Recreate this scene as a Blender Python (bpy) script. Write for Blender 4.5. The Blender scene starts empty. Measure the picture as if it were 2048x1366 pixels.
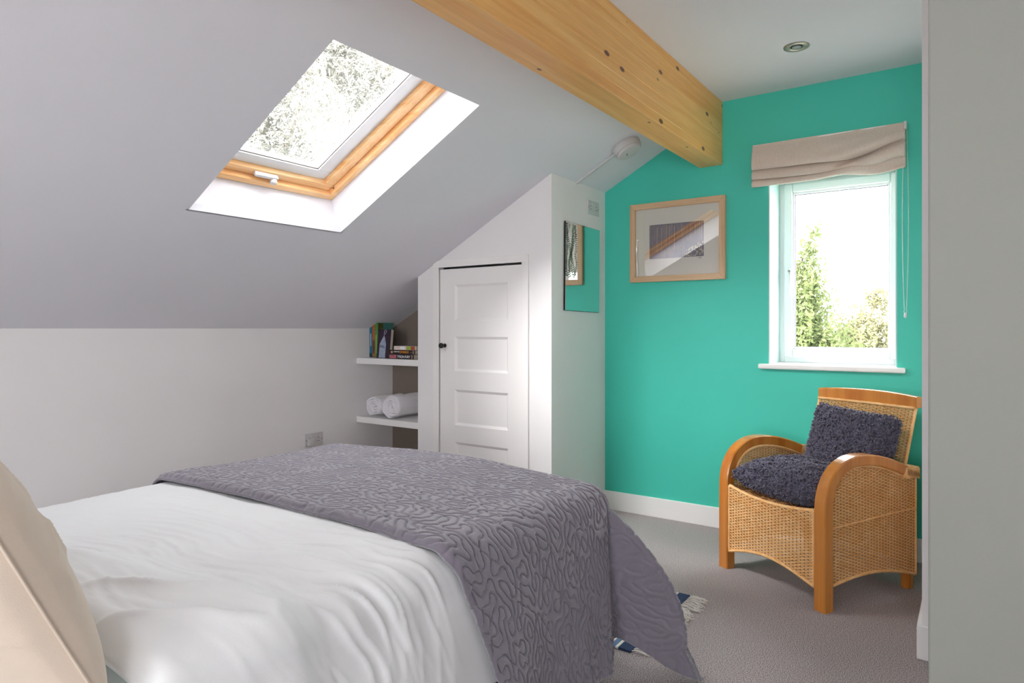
import bpy, bmesh, math, random
import numpy as np
from mathutils import Vector, Matrix
random.seed(7); rng = np.random.default_rng(7)
SC = bpy.context.scene; COL = SC.collection
PI = math.pi; D2R = PI/180

# ---------------------------------------------------------------- camera
H = 1.15
cam_d = bpy.data.cameras.new('camera'); cam = bpy.data.objects.new('camera', cam_d); COL.objects.link(cam)
cam.location = (0, 0, H); cam.rotation_euler = (PI/2, 0, 35*D2R)
cam_d.sensor_width = 36; cam_d.lens = 36*1324/2048; cam_d.shift_y = -26/2048; cam_d.clip_start = 0.02; cam_d.clip_end = 200
SC.camera = cam
# ---------------------------------------------------------------- world, exposure
SC.view_settings.view_transform = 'Standard'; SC.view_settings.look = 'None'
SC.view_settings.gamma = 1; SC.view_settings.use_curve_mapping = False
SC.view_settings.exposure = 1.56
SC.cycles.use_denoising = True
SC.cycles.max_bounces = 14; SC.cycles.diffuse_bounces = 8; SC.cycles.transparent_max_bounces = 24
SC.cycles.sample_clamp_indirect = 8
W = bpy.data.worlds.new('World'); SC.world = W; W.use_nodes = True
WN = W.node_tree.nodes; WN.clear()
wo = WN.new('ShaderNodeOutputWorld'); wb = WN.new('ShaderNodeBackground')
wb.inputs['Color'].default_value = (0.97, 0.985, 1.0, 1); wb.inputs['Strength'].default_value = 6.0
W.node_tree.links.new(wb.outputs[0], wo.inputs[0])

sun_d = bpy.data.lights.new('hazy_sun', 'SUN'); sun_d.energy = 9; sun_d.angle = 42*D2R; sun_d.color = (1, .985, .97)
sun = bpy.data.objects.new('hazy_sun', sun_d); COL.objects.link(sun); sun.location = (-6, -6, 8)
sun.rotation_euler = Vector((.52, 1.0, -.82)).to_track_quat('-Z', 'Y').to_euler()
def portal(loc, rot, sx, sy):
    l = bpy.data.lights.new('window_portal', 'AREA'); l.shape = 'RECTANGLE'; l.size = sx; l.size_y = sy
    l.cycles.is_portal = True
    o = bpy.data.objects.new('window_portal', l); COL.objects.link(o); o.location = loc; o.rotation_euler = rot
SLOPE = math.atan(.53); XRP = 1.71
portal((-.63, 4.2, 1.47), (-PI/2, 0, 0), .66, 1.1)
portal((-2.33, 1.87, 2.09), (0, -SLOPE, 0), .8, 1.05)
portal((-.15, -3.51, 1.2), (PI/2, 0, 0), 1.8, 1.2)
portal((XRP, -2.5, 1.6), (0, PI/2, 0), 1.1, 1.4)

# ---------------------------------------------------------------- materials
def lin(r, g, b):
    f = lambda c: ((c/255+.055)/1.055)**2.4 if c > 10 else c/255/12.92
    return (f(r), f(g), f(b), 1)
MATS = {}
def mat(name, col, rough=.6, var=.0, vscale=8, bump=0, bscale=200, metal=0, spec=.5, coat=0, sheen=0, stretch=None, col2=None, detail=3, sss=0):
    if name in MATS: return MATS[name]
    m = bpy.data.materials.new(name); m.use_nodes = True; nt = m.node_tree; b = nt.nodes['Principled BSDF']
    b.inputs['Base Color'].default_value = col; b.inputs['Roughness'].default_value = rough
    b.inputs['Metallic'].default_value = metal; b.inputs['Specular IOR Level'].default_value = spec
    b.inputs['Coat Weight'].default_value = coat; b.inputs['Coat Roughness'].default_value = .12
    if sheen: b.inputs['Sheen Weight'].default_value = sheen; b.inputs['Sheen Roughness'].default_value = .5
    tc = nt.nodes.new('ShaderNodeTexCoord'); mp = nt.nodes.new('ShaderNodeMapping')
    nt.links.new(tc.outputs['Object'], mp.inputs[0])
    if stretch: mp.inputs['Scale'].default_value = stretch
    n = nt.nodes.new('ShaderNodeTexNoise'); n.inputs['Scale'].default_value = vscale; n.inputs['Detail'].default_value = detail
    nt.links.new(mp.outputs[0], n.inputs['Vector'])
    r = nt.nodes.new('ShaderNodeValToRGB')
    c2 = col2 or tuple(min(1, c*(1+var)) for c in col[:3])+(1,)
    c1 = col if col2 else tuple(c*(1-var) for c in col[:3])+(1,)
    r.color_ramp.elements[0].color = c1; r.color_ramp.elements[1].color = c2
    r.color_ramp.elements[0].position = .3; r.color_ramp.elements[1].position = .7
    nt.links.new(n.outputs[0], r.inputs[0]); nt.links.new(r.outputs[0], b.inputs['Base Color'])
    if bump:
        n2 = nt.nodes.new('ShaderNodeTexNoise'); n2.inputs['Scale'].default_value = bscale; n2.inputs['Detail'].default_value = 3
        nt.links.new(mp.outputs[0], n2.inputs['Vector'])
        bm_ = nt.nodes.new('ShaderNodeBump'); bm_.inputs['Strength'].default_value = bump; bm_.inputs['Distance'].default_value = .002
        nt.links.new(n2.outputs[0], bm_.inputs['Height']); nt.links.new(bm_.outputs[0], b.inputs['Normal'])
    MATS[name] = m; return m
def glass_mat(name, ior=1.5, tint=(1, 1, 1, 1), rough=0.0):
    m = bpy.data.materials.new(name); m.use_nodes = True; nt = m.node_tree; nt.nodes.clear()
    o = nt.nodes.new('ShaderNodeOutputMaterial'); mx = nt.nodes.new('ShaderNodeMixShader'); t = nt.nodes.new('ShaderNodeBsdfTransparent')
    g = nt.nodes.new('ShaderNodeBsdfGlossy'); f = nt.nodes.new('ShaderNodeFresnel'); 
    ge = nt.nodes.new('ShaderNodeNewGeometry'); mi = nt.nodes.new('ShaderNodeMath'); mi.operation = 'MULTIPLY_ADD'   # same index on both faces of the pane
    mi.inputs[1].default_value = 1/ior-ior; mi.inputs[2].default_value = ior; nt.links.new(ge.outputs['Backfacing'], mi.inputs[0]); nt.links.new(mi.outputs[0], f.inputs[0])
    g.inputs['Roughness'].default_value = rough; t.inputs[0].default_value = tint
    nt.links.new(f.outputs[0], mx.inputs[0]); nt.links.new(t.outputs[0], mx.inputs[1]); nt.links.new(g.outputs[0], mx.inputs[2]); nt.links.new(mx.outputs[0], o.inputs[0])
    return m

def wood(name, ca, cb, axis, rough=.45, knots=0.0, ring=26, coat=0, lam=False):
    """long grain along `axis` (0,1,2) with optional knots"""
    m = bpy.data.materials.new(name); m.use_nodes = True; nt = m.node_tree; L = nt.links; b = nt.nodes['Principled BSDF']
    N = nt.nodes.new
    tc = N('ShaderNodeTexCoord'); mp = N('ShaderNodeMapping'); s = [1, 1, 1]; s[axis] = .045
    mp.inputs['Scale'].default_value = s; L.new(tc.outputs['Object'], mp.inputs[0])
    vec = mp.outputs[0]
    if lam:
        oi = N('ShaderNodeObjectInfo'); mu = N('ShaderNodeMath'); mu.operation = 'MULTIPLY'; mu.inputs[1].default_value = 40
        ad = N('ShaderNodeVectorMath'); ad.operation = 'ADD'; L.new(oi.outputs['Random'], mu.inputs[0]); L.new(vec, ad.inputs[0]); L.new(mu.outputs[0], ad.inputs[1]); vec = ad.outputs[0]
    n = N('ShaderNodeTexNoise'); n.inputs['Scale'].default_value = ring; n.inputs['Detail'].default_value = 5; n.inputs['Distortion'].default_value = .6
    L.new(vec, n.inputs['Vector'])
    r = N('ShaderNodeValToRGB'); r.color_ramp.elements[0].color = ca; r.color_ramp.elements[1].color = cb
    r.color_ramp.elements[0].position = .32; r.color_ramp.elements[1].position = .66
    L.new(n.outputs[0], r.inputs[0]); out = r.outputs[0]
    n3 = N('ShaderNodeTexNoise'); n3.inputs['Scale'].default_value = ring*6; n3.inputs['Detail'].default_value = 2; L.new(vec, n3.inputs['Vector'])
    mx = N('ShaderNodeMix'); mx.data_type = 'RGBA'; mx.blend_type = 'MULTIPLY'; mx.inputs[0].default_value = .35
    r3 = N('ShaderNodeValToRGB'); r3.color_ramp.elements[0].color = (.74, .64, .52, 1); r3.color_ramp.elements[1].color = (1, 1, 1, 1); r3.color_ramp.elements[0].position = .3; r3.color_ramp.elements[1].position = .6
    L.new(n3.outputs[0], r3.inputs[0]); L.new(out, mx.inputs[6]); L.new(r3.outputs[0], mx.inputs[7]); out = mx.outputs[2]
    if knots:
        mp2 = N('ShaderNodeMapping'); s2 = [1, 1, 1]; s2[axis] = .45; mp2.inputs['Scale'].default_value = s2; L.new(tc.outputs['Object'], mp2.inputs[0])
        v = N('ShaderNodeTexVoronoi'); v.inputs['Scale'].default_value = knots; L.new(mp2.outputs[0], v.inputs['Vector'])
        rr = N('ShaderNodeValToRGB'); rr.color_ramp.elements[0].position = .12; rr.color_ramp.elements[1].position = .17
        rr.color_ramp.elements[0].color = (1, 1, 1, 1); rr.color_ramp.elements[1].color = (0, 0, 0, 1)
        sc_ = N('ShaderNodeSeparateColor'); L.new(v.outputs['Color'], sc_.inputs[0]); am = N('ShaderNodeMath'); am.operation = 'MULTIPLY'; am.inputs[1].default_value = .10
        ad2 = N('ShaderNodeMath'); ad2.operation = 'ADD'; L.new(sc_.outputs[0], am.inputs[0]); L.new(am.outputs[0], ad2.inputs[0]); L.new(v.outputs['Distance'], ad2.inputs[1]); L.new(ad2.outputs[0], rr.inputs[0])
        mk = N('ShaderNodeMix'); mk.data_type = 'RGBA'; mk.inputs[7].default_value = lin(112, 62, 30)
        L.new(rr.outputs[0], mk.inputs[0]); L.new(out, mk.inputs[6]); out = mk.outputs[2]
    L.new(out, b.inputs['Base Color']); b.inputs['Roughness'].default_value = rough
    b.inputs['Coat Weight'].default_value = coat; b.inputs['Coat Roughness'].default_value = .1
    bp = N('ShaderNodeBump'); bp.inputs['Strength'].default_value = .12; bp.inputs['Distance'].default_value = .001
    L.new(n3.outputs[0], bp.inputs['Height']); L.new(bp.outputs[0], b.inputs['Normal'])
    return m

M_CEIL = mat('ceiling_paint', lin(227, 227, 233), .9, .01, 2, .12, 400, spec=.2)
M_WALL = mat('white_wall_paint', lin(234, 232, 232), .85, .012, 2, .12, 300, spec=.25)
M_SHADEWALL = mat('shaded_wall_grey', lin(143, 146, 139), .6, .015, 1.5, .08, 300, spec=.4)  # shade on the near wall put into this darker grey
M_GREEN = mat('teal_wall_paint', lin(70, 196, 176), .5, .012, 3, .15, 260, spec=.35)
M_TRIM = mat('white_gloss_trim', lin(238, 237, 236), .4, .005, 3)
M_DOOR = mat('white_satin_door_paint', lin(238, 236, 234), .5, .006, 3)
M_UPVC = mat('white_upvc', lin(230, 233, 234), .3, .0, 3)
M_BLACK = mat('black_metal', lin(22, 20, 20), .3)
M_PLASTIC = mat('white_plastic', lin(205, 203, 203), .35)
M_DARK = mat('dark_slot', lin(15, 14, 14), .6)
M_PANE = glass_mat('window_glass', 1.45)
M_PINE = wood('pine_window_frame', lin(240, 184, 120), lin(250, 212, 160), 1, .35)
M_PINE_X = wood('pine_window_frame_x', lin(240, 184, 120), lin(250, 212, 160), 0, .35)
M_BEAM = wood('pine_beam', lin(234, 166, 82), lin(246, 196, 118), 1, .4, 12.5, 14, coat=.1, lam=True)
M_OAK_X = wood('pale_oak_x', lin(196, 160, 122), lin(214, 182, 146), 0, .5)
M_OAK_Z = wood('pale_oak_z', lin(196, 160, 122), lin(214, 182, 146), 2, .5)
M_CHAIR = wood('varnished_chair_wood', lin(182, 106, 36), lin(208, 138, 58), 2, .22, 0, 12, coat=.55)
M_WICKER = mat('wicker', lin(234, 178, 112), .55, .16, 26, 0, spec=.3, col2=lin(246, 204, 148))
M_WICKER_IN = mat('wicker_core', lin(176, 124, 74), .8)

# ---------------------------------------------------------------- mesh helpers
def link(name, verts, faces, m, parent=None, smooth=False, loc=None, rot=None, mats=None, midx=None):
    me = bpy.data.meshes.new(name)
    me.from_pydata([tuple(map(float, v)) for v in verts] if not isinstance(verts, np.ndarray) else verts.tolist(), [], faces.tolist() if isinstance(faces, np.ndarray) else faces)
    for mm in (mats or [m]): me.materials.append(mm)
    if midx is not None: me.polygons.foreach_set('material_index', midx)
    if smooth: me.polygons.foreach_set('use_smooth', [True]*len(me.polygons))
    me.update()
    o = bpy.data.objects.new(name, me); COL.objects.link(o)
    if parent: o.parent = parent
    if loc is not None: o.location = loc
    if rot is not None: o.rotation_euler = rot
    return o
class MB:
    def __init__(s): s.v = []; s.f = []
    def add(s, v, f):
        k = len(s.v); s.v += [tuple(p) for p in v]; s.f += [tuple(i+k for i in q) for q in f]; return s
    def box(s, x0, x1, y0, y1, z0, z1, T=None):
        v = [(x, y, z) for x in (x0, x1) for y in (y0, y1) for z in (z0, z1)]
        if T is not None: v = [tuple(T @ Vector(p)) for p in v]
        return s.add(v, [(0, 1, 3, 2), (4, 6, 7, 5), (0, 4, 5, 1), (2, 3, 7, 6), (0, 2, 6, 4), (1, 5, 7, 3)])
    def prism(s, pts, axis, a, b):
        n = len(pts)
        def P(p, t):
            return {0: (t, p[0], p[1]), 1: (p[0], t, p[1]), 2: (p[0], p[1], t)}[axis]
        v = [P(p, a) for p in pts]+[P(p, b) for p in pts]
        return s.add(v, [tuple(range(n-1, -1, -1)), tuple(range(n, 2*n))]+[(i, (i+1) % n, n+(i+1) % n, n+i) for i in range(n)])
    def lathe(s, prof, c=(0, 0, 0), n=24, axis=2, T=None):
        """prof: list (r, h)"""
        v = []
        for r, h in prof:
            for k in range(n):
                a = 2*PI*k/n; p = (r*math.cos(a), r*math.sin(a), h)
                if axis == 0: p = (p[2], p[0], p[1])
                if axis == 1: p = (p[0], p[2], p[1])
                p = (p[0]+c[0], p[1]+c[1], p[2]+c[2])
                if T is not None: p = tuple(T @ Vector(p))
                v.append(p)
        f = [(i*n+k, i*n+(k+1) % n, (i+1)*n+(k+1) % n, (i+1)*n+k) for i in range(len(prof)-1) for k in range(n)]
        f += [tuple(range(n-1, -1, -1)), tuple(range((len(prof)-1)*n, len(prof)*n))]
        return s.add(v, f)
    def tube(s, pts, r, n=6, closed=False, flat=1.0):
        P = [Vector(p) for p in pts]; m = len(P); v = []; up = Vector((0, 0, 1))
        for i in range(m):
            a = P[(i-1) % m] if closed or i else P[0]; b = P[(i+1) % m] if closed or i < m-1 else P[-1]
            t = (b-a).normalized(); u = t.cross(up)
            if u.length < .05: u = t.cross(Vector((0, 1, 0)))
            u.normalize(); w = u.cross(t).normalized(); rr = r[i] if isinstance(r, (list, tuple)) else r
            for k in range(n):
                an = 2*PI*k/n; v.append(tuple(P[i]+u*math.cos(an)*rr+w*math.sin(an)*rr*flat))
        f = []
        for i in range(m if closed else m-1):
            j = (i+1) % m
            f += [(i*n+k, i*n+(k+1) % n, j*n+(k+1) % n, j*n+k) for k in range(n)]
        if not closed: f += [tuple(range(n-1, -1, -1)), tuple(range((m-1)*n, m*n))]
        return s.add(v, f)
    def build(s, name, m, parent=None, smooth=False, bevel=0, loc=None, rot=None, seg=2):
        o = link(name, s.v, s.f, m, parent, smooth, loc, rot)
        if bevel:
            b = o.modifiers.new('bevel', 'BEVEL'); b.width = bevel; b.segments = seg; b.limit_method = 'ANGLE'; b.angle_limit = .6
        return o
def box(name, x0, x1, y0, y1, z0, z1, m, parent=None, bevel=0, **k):
    return MB().box(x0, x1, y0, y1, z0, z1).build(name, m, parent, bevel=bevel, **k)
def tag(o, label=None, cat=None, group=None, kind=None):
    if label: o['label'] = label
    if cat: o['category'] = cat
    if group: o['group'] = group
    if kind: o['kind'] = kind
    return o
def thing(name, label, cat, loc=(0, 0, 0), rot=(0, 0, 0), group=None, kind=None):
    o = bpy.data.objects.new(name, None); COL.objects.link(o); o.location = loc; o.rotation_euler = rot; o.empty_display_size = .05
    return tag(o, label, cat, group, kind)
def struct(o, label=None): o['kind'] = 'structure'; (label and o.__setitem__('label', label)); return o
def text(s, size, m, loc, rot, parent, depth=.0004, align='LEFT', sx=1, name='lettering'):
    c = bpy.data.curves.new(name, 'FONT'); c.body = s; c.size = size; c.extrude = depth; c.align_x = align; c.offset = size*.02
    o = bpy.data.objects.new(name, c); COL.objects.link(o); o.scale = (sx, 1, 1)
    bpy.context.view_layer.update()
    me = bpy.data.meshes.new_from_object(o.evaluated_get(bpy.context.evaluated_depsgraph_get()))
    bpy.data.objects.remove(o)
    q = bpy.data.objects.new(name, me); me.materials.clear(); me.materials.append(m); COL.objects.link(q)
    q.parent = parent; q.location = loc; q.rotation_euler = rot; q.scale = (sx, 1, 1); return q
# numpy noise
def vnoise(x, y, seed=0):
    xi = np.floor(x).astype(np.int64); yi = np.floor(y).astype(np.int64); fx = x-xi; fy = y-yi
    fx = fx*fx*fx*(fx*(fx*6-15)+10); fy = fy*fy*fy*(fy*(fy*6-15)+10)
    def h(a, b):
        n = (a*374761393+b*668265263+seed*982451653) & 0x7fffffff
        n = ((n ^ (n >> 13))*1274126177) & 0x7fffffff
        return ((n ^ (n >> 16)) & 0xffff)/65535.0
    return (h(xi, yi)*(1-fx)+h(xi+1, yi)*fx)*(1-fy)+(h(xi, yi+1)*(1-fx)+h(xi+1, yi+1)*fx)*fy
def fbm(x, y, seed=0, o=4):
    s = 0; a = .5; t = 0
    for k in range(o): s = s+a*vnoise(x*2**k, y*2**k, seed+k); t += a; a *= .5
    return s/t
def sstep(a, b, x): t = np.clip((x-a)/(b-a), 0, 1); return t*t*(3-2*t)
def grid_faces(nu, nv):
    i = np.arange(nu-1)[:, None]; j = np.arange(nv-1)[None, :]; k = i*nv+j
    return np.stack([k, k+nv, k+nv+1, k+1], -1).reshape(-1, 4)
def grid_normals(P):
    du = np.gradient(P, axis=0); dv = np.gradient(P, axis=1); n = np.cross(du, dv); return n/np.maximum(np.linalg.norm(n, axis=-1, keepdims=True), 1e-9)

# ---------------------------------------------------------------- room shell
XL, XR, YB, YG, YD, XM, CZ = -3.588, 1.6, -3.4, 3.818, 3.165, -1.946, 2.455
def sz(x): return H+.53*(x-XL)                      # underside of the sloping ceiling
# carpet floor
def carpet_mat():
    m = bpy.data.materials.new('grey_carpet'); m.use_nodes = True; nt = m.node_tree; L = nt.links; b = nt.nodes['Principled BSDF']; N = nt.nodes.new
    tc = N('ShaderNodeTexCoord'); n = N('ShaderNodeTexNoise'); n.inputs['Scale'].default_value = 320; n.inputs['Detail'].default_value = 2.5; L.new(tc.outputs['Object'], n.inputs['Vector'])
    r = N('ShaderNodeValToRGB'); r.color_ramp.elements[0].position = .36; r.color_ramp.elements[1].position = .64
    r.color_ramp.elements[0].color = lin(96, 88, 90); r.color_ramp.elements[1].color = lin(226, 215, 214)
    L.new(n.outputs[0], r.inputs[0]); L.new(r.outputs[0], b.inputs['Base Color']); b.inputs['Roughness'].default_value = .95; b.inputs['Specular IOR Level'].default_value = .1
    v = N('ShaderNodeTexVoronoi'); v.inputs['Scale'].default_value = 260; L.new(tc.outputs['Object'], v.inputs['Vector'])
    bp = N('ShaderNodeBump'); bp.inputs['Strength'].default_value = .8; bp.inputs['Distance'].default_value = .004; L.new(v.outputs['Distance'], bp.inputs['Height']); L.new(bp.outputs[0], b.inputs['Normal'])
    return m
M_CARPET = carpet_mat()
struct(box('floor', XL-.1, XR+.1, YB-.1, YG+.05, -.1, 0, M_CARPET), 'speckled grey brown loop carpet floor')
# flat ceiling
struct(box('ceiling', -1.33, XR+.1, YB-.1, YG+.3, CZ, CZ+.12, M_CEIL), 'flat pale ceiling to the right of the timber beam')
# slope ceiling slab with two skylight openings
SK = [(1.473, 2.27)]     # y ranges
SX0, SX1 = -2.66, -1.762
TH = .03
def slope_piece(mb, x0, x1, y0, y1, t=TH):
    mb.prism([(x0, sz(x0)), (x1, sz(x1)), (x1, sz(x1)+t), (x0, sz(x0)+t)], 1, y0, y1)
ms = MB(); XT = XL+(CZ-H)/.53
slope_piece(ms, XL-.1, SX0, YB-.1, YG+.3); slope_piece(ms, SX1, -1.265, YB-.1, YG+.3)
ys = [YB-.1, SK[0][0], SK[0][1], YG+.3]
for k in (0, 2): slope_piece(ms, SX0, SX1, ys[k], ys[k+1])
struct(ms.build('ceiling', M_CEIL), 'white sloping ceiling with a skylight opening')
# outer roof covering (keeps daylight out above the thin plaster)
M_ROOF = mat('roof_slate', lin(70, 72, 78), .8)
mr = MB()
def roof_piece(x0, x1, y0, y1, d0=.19, d1=.24):
    mr.prism([(x0, sz(x0)+d0*1.13), (x1, sz(x1)+d0*1.13), (x1, sz(x1)+d1*1.13), (x0, sz(x0)+d1*1.13)], 1, y0, y1)
ox0, ox1 = SX0-.09, SX1-.03
roof_piece(XL-.5, ox0, YB-.3, YG+.45); roof_piece(ox1, XT+.3, YB-.3, YG+.45)
for k in (0, 2):
    yy = [YB-.3, SK[0][0]-.02, SK[0][1]+.02, YG+.45]; roof_piece(ox0, ox1, yy[k], yy[k+1])
struct(mr.build('trim_1', M_ROOF), 'slate roof covering outside')
# left knee wall, end wall (teal) with window opening, back and right walls with added fill windows
struct(box('wall_left', XL-.1, XL, YB-.1, YG+.3, 0, sz(XL)+.02, M_WALL), 'low white knee wall under the slope')
WX0, WX1, WZ0, WZ1 = -.939, -.322, .952, 2.0
mg = MB(); yE = YG+.3
def poly_y(x0, x1, z0=0, y0=YG, y1=yE, mb=None):
    mb.prism([(x0, z0), (x1, z0), (x1, min(CZ, sz(x1))), (x0, min(CZ, sz(x0)))], 1, y0, y1)
poly_y(XL-.1, XM-.03, 0, YG, yE, mg)
struct(mg.build('wall_far', M_WALL), 'wall behind the cupboard')
mg = MB()
mg.prism([(XM-.03, 0), (WX0, 0), (WX0, CZ), (-1.26, CZ), (-1.26, sz(-1.26)), (XM-.03, sz(XM-.03))], 1, YG, yE)
mg.box(WX0, WX1, YG, yE, 0, WZ0); mg.box(WX0, WX1, YG, yE, WZ1, CZ); mg.box(WX1, XR+.1, YG, yE, 0, CZ)
struct(mg.build('wall_end', M_GREEN), 'teal green painted end wall with the window')
BW0, BW1, BWZ0, BWZ1 = -1.05, .75, .6, 1.8
mb_ = MB(); mb_.prism([(XL-.1, 0), (BW0, 0), (BW0, CZ), (-1.26, CZ), (-1.26, sz(-1.26)), (XL-.1, sz(XL-.1))], 1, YB-.1, YB)
mb_.box(BW0, BW1, YB-.1, YB, 0, BWZ0); mb_.box(BW1, XR+.1, YB-.1, YB, 0, CZ); mb_.prism([(BW0, BWZ1), (BW1, BWZ1), (BW1, CZ), (BW0, CZ)], 1, YB-.1, YB)
struct(box('sun_blocker', BW0-.5, BW1+.5, YB-1.3, YB-.1, 1.86, 1.96, M_ROOF), 'added sun blocker over the fill window behind the camera')  # unseen slab added to keep sun out of the back fill window
struct(mb_.build('wall_back', M_WALL), 'white wall behind the camera with an added fill window')
RW0, RW1, RZ0, RZ1 = -3.2, -1.8, 1.05, 2.15
mw = MB(); mw.box(XR, XR+.1, YB-.1, RW0, 0, CZ); mw.box(XR, XR+.1, RW1, YG+.3, 0, CZ); mw.box(XR, XR+.1, RW0, RW1, 0, RZ0); mw.box(XR, XR+.1, RW0, RW1, RZ1, CZ)
struct(mw.build('wall_right', M_WALL), 'white right wall')
# alcove partition (far piece with skirting) and nearer wall with its shade put into the grey
struct(box('wall_alcove', -.153, XR, 2.71, YG, 0, CZ, M_WALL), 'white end of the partition beside the armchair')
struct(box('wall_near', -.0745, XR, 1.5, 1.6, 0, CZ, M_SHADEWALL, bevel=.004), 'plain shaded wall close by at the right of the view')
mbs = MB(); mbs.box(-.168, .2, 2.694, 2.71, 0, .118); mbs.box(-.168, -.153, 2.71, YG-.015, 0, .118)
struct(mbs.build('baseboard_alcove', M_TRIM, bevel=.003), 'white skirting round the partition corner')
struct(box('baseboard_end', XM, -.168, YG-.015, YG, 0, .117, M_TRIM, bevel=.003), 'white skirting along the teal wall')
struct(box('baseboard_left', XL, XL+.015, YB, 3.2, 0, .117, M_TRIM, bevel=.003), 'white skirting along the knee wall')
# cupboard box: front wall with door opening, right flank (mirror wall), left flank
DX0, DX1, DZ1 = -2.771, -2.149, 1.527
mc = MB()
mc.prism([(-2.96, 0), (DX0-.012, 0), (DX0-.012, sz(DX0-.012)), (-2.96, sz(-2.96))], 1, YD, YD+.05)
mc.prism([(DX1+.012, 0), (XM, 0), (XM, sz(XM)), (DX1+.012, sz(DX1+.012))], 1, YD, YD+.05)
mc.prism([(DX0-.012, DZ1+.012), (DX1+.012, DZ1+.012), (DX1+.012, sz(DX1+.012)), (DX0-.012, sz(DX0-.012))], 1, YD, YD+.05)
mc.prism([(YD+.05, 0), (YG, 0), (YG, sz(XM)), (YD+.05, sz(XM))], 0, XM-.03, XM)
mc.prism([(YD+.05, 0), (YG, 0), (YG, sz(-2.96)), (YD+.05, sz(-2.96))], 0, -2.96, -2.93)
struct(mc.build('wall_cupboard', M_WALL), 'white walls of the built-in cupboard under the slope')
struct(box('wall_niche', XL, -2.96, 3.56, 3.62, 0, sz(XL)+.35, mat('niche_shade_paint', lin(132, 120, 110), .9)), 'shadowed back wall of the shelf niche')  # shade inside the niche is put into this darker colour
# door lining trim
mt = MB()
mt.box(DX0-.052, DX0-.006, YD-.010, YD, 0, DZ1+.006); mt.box(DX1+.006, DX1+.052, YD-.010, YD, 0, DZ1+.006); mt.box(DX0-.052, DX1+.052, YD-.010, YD, DZ1+.006, DZ1+.05)
struct(mt.build('trim_2', M_DOOR, bevel=.002), 'white architrave round the cupboard door')

# door: slab of stiles and rails, four recessed panels, knob
door = struct(thing('door_1', None, None), 'white four-panel cupboard door with a black knob')
mdr = MB(); x0, x1, y0, y1 = DX0-.004, DX1+.004, YD+.006, YD+.040
pans = [(1.200, 1.422), (.885, 1.100), (.5495, .770), (.215, .444)]; px0, px1 = -2.656, -2.248
mdr.box(x0, px0, y0, y1, .01, DZ1-.006); mdr.box(px1, x1, y0, y1, .01, DZ1-.006)
zz = [DZ1-.006, 1.422, 1.200, 1.100, .885, .770, .5495, .444, .215, .01]
for k in range(0, 10, 2): mdr.box(px0, px1, y0, y1, zz[k+1], zz[k])
mdr.build('door_frame', M_DOOR, door)
for z0, z1 in pans:
    pm = MB(); w = .016; yo, yi = y0, y0+.011
    o_ = [(px0, yo, z0), (px1, yo, z0), (px1, yo, z1), (px0, yo, z1)]; i_ = [(px0+w, yi, z0+w), (px1-w, yi, z0+w), (px1-w, yi, z1-w), (px0+w, yi, z1-w)]
    pm.add(o_+i_+[(px0, yi+.01, z0), (px1, yi+.01, z0), (px1, yi+.01, z1), (px0, yi+.01, z1)], [(0, 1, 5, 4), (1, 2, 6, 5), (2, 3, 7, 6), (3, 0, 4, 7), (4, 5, 6, 7), (8, 11, 10, 9)])
    pm.build('door_panel', M_DOOR, door)
kb = MB().lathe([(.013, 0), (.013, -.004), (.006, -.006), (.006, -.022), (.014, -.028), (.0175, -.036), (.015, -.045), (.006, -.049)], (-2.735, y0, 1.043), 20, 1)
kb.build('knob', M_BLACK, door, smooth=True)

# ---------------------------------------------------------------- ceiling beam made of glued boards
beam = thing('ceiling_beam', 'long orange pine ceiling beam with dark knots running to the teal wall', 'beam')
BX0, BX1, BZ0 = -1.3275, -1.193, 2.092
nb = 8; bh = (CZ-BZ0)/nb
for k in range(nb):
    box('board', BX0, BX1, YB, YG-.002, BZ0+k*bh+.0001, BZ0+(k+1)*bh-.0001 if k < nb-1 else CZ-.001, M_BEAM, beam, bevel=.0006, seg=1)
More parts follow.
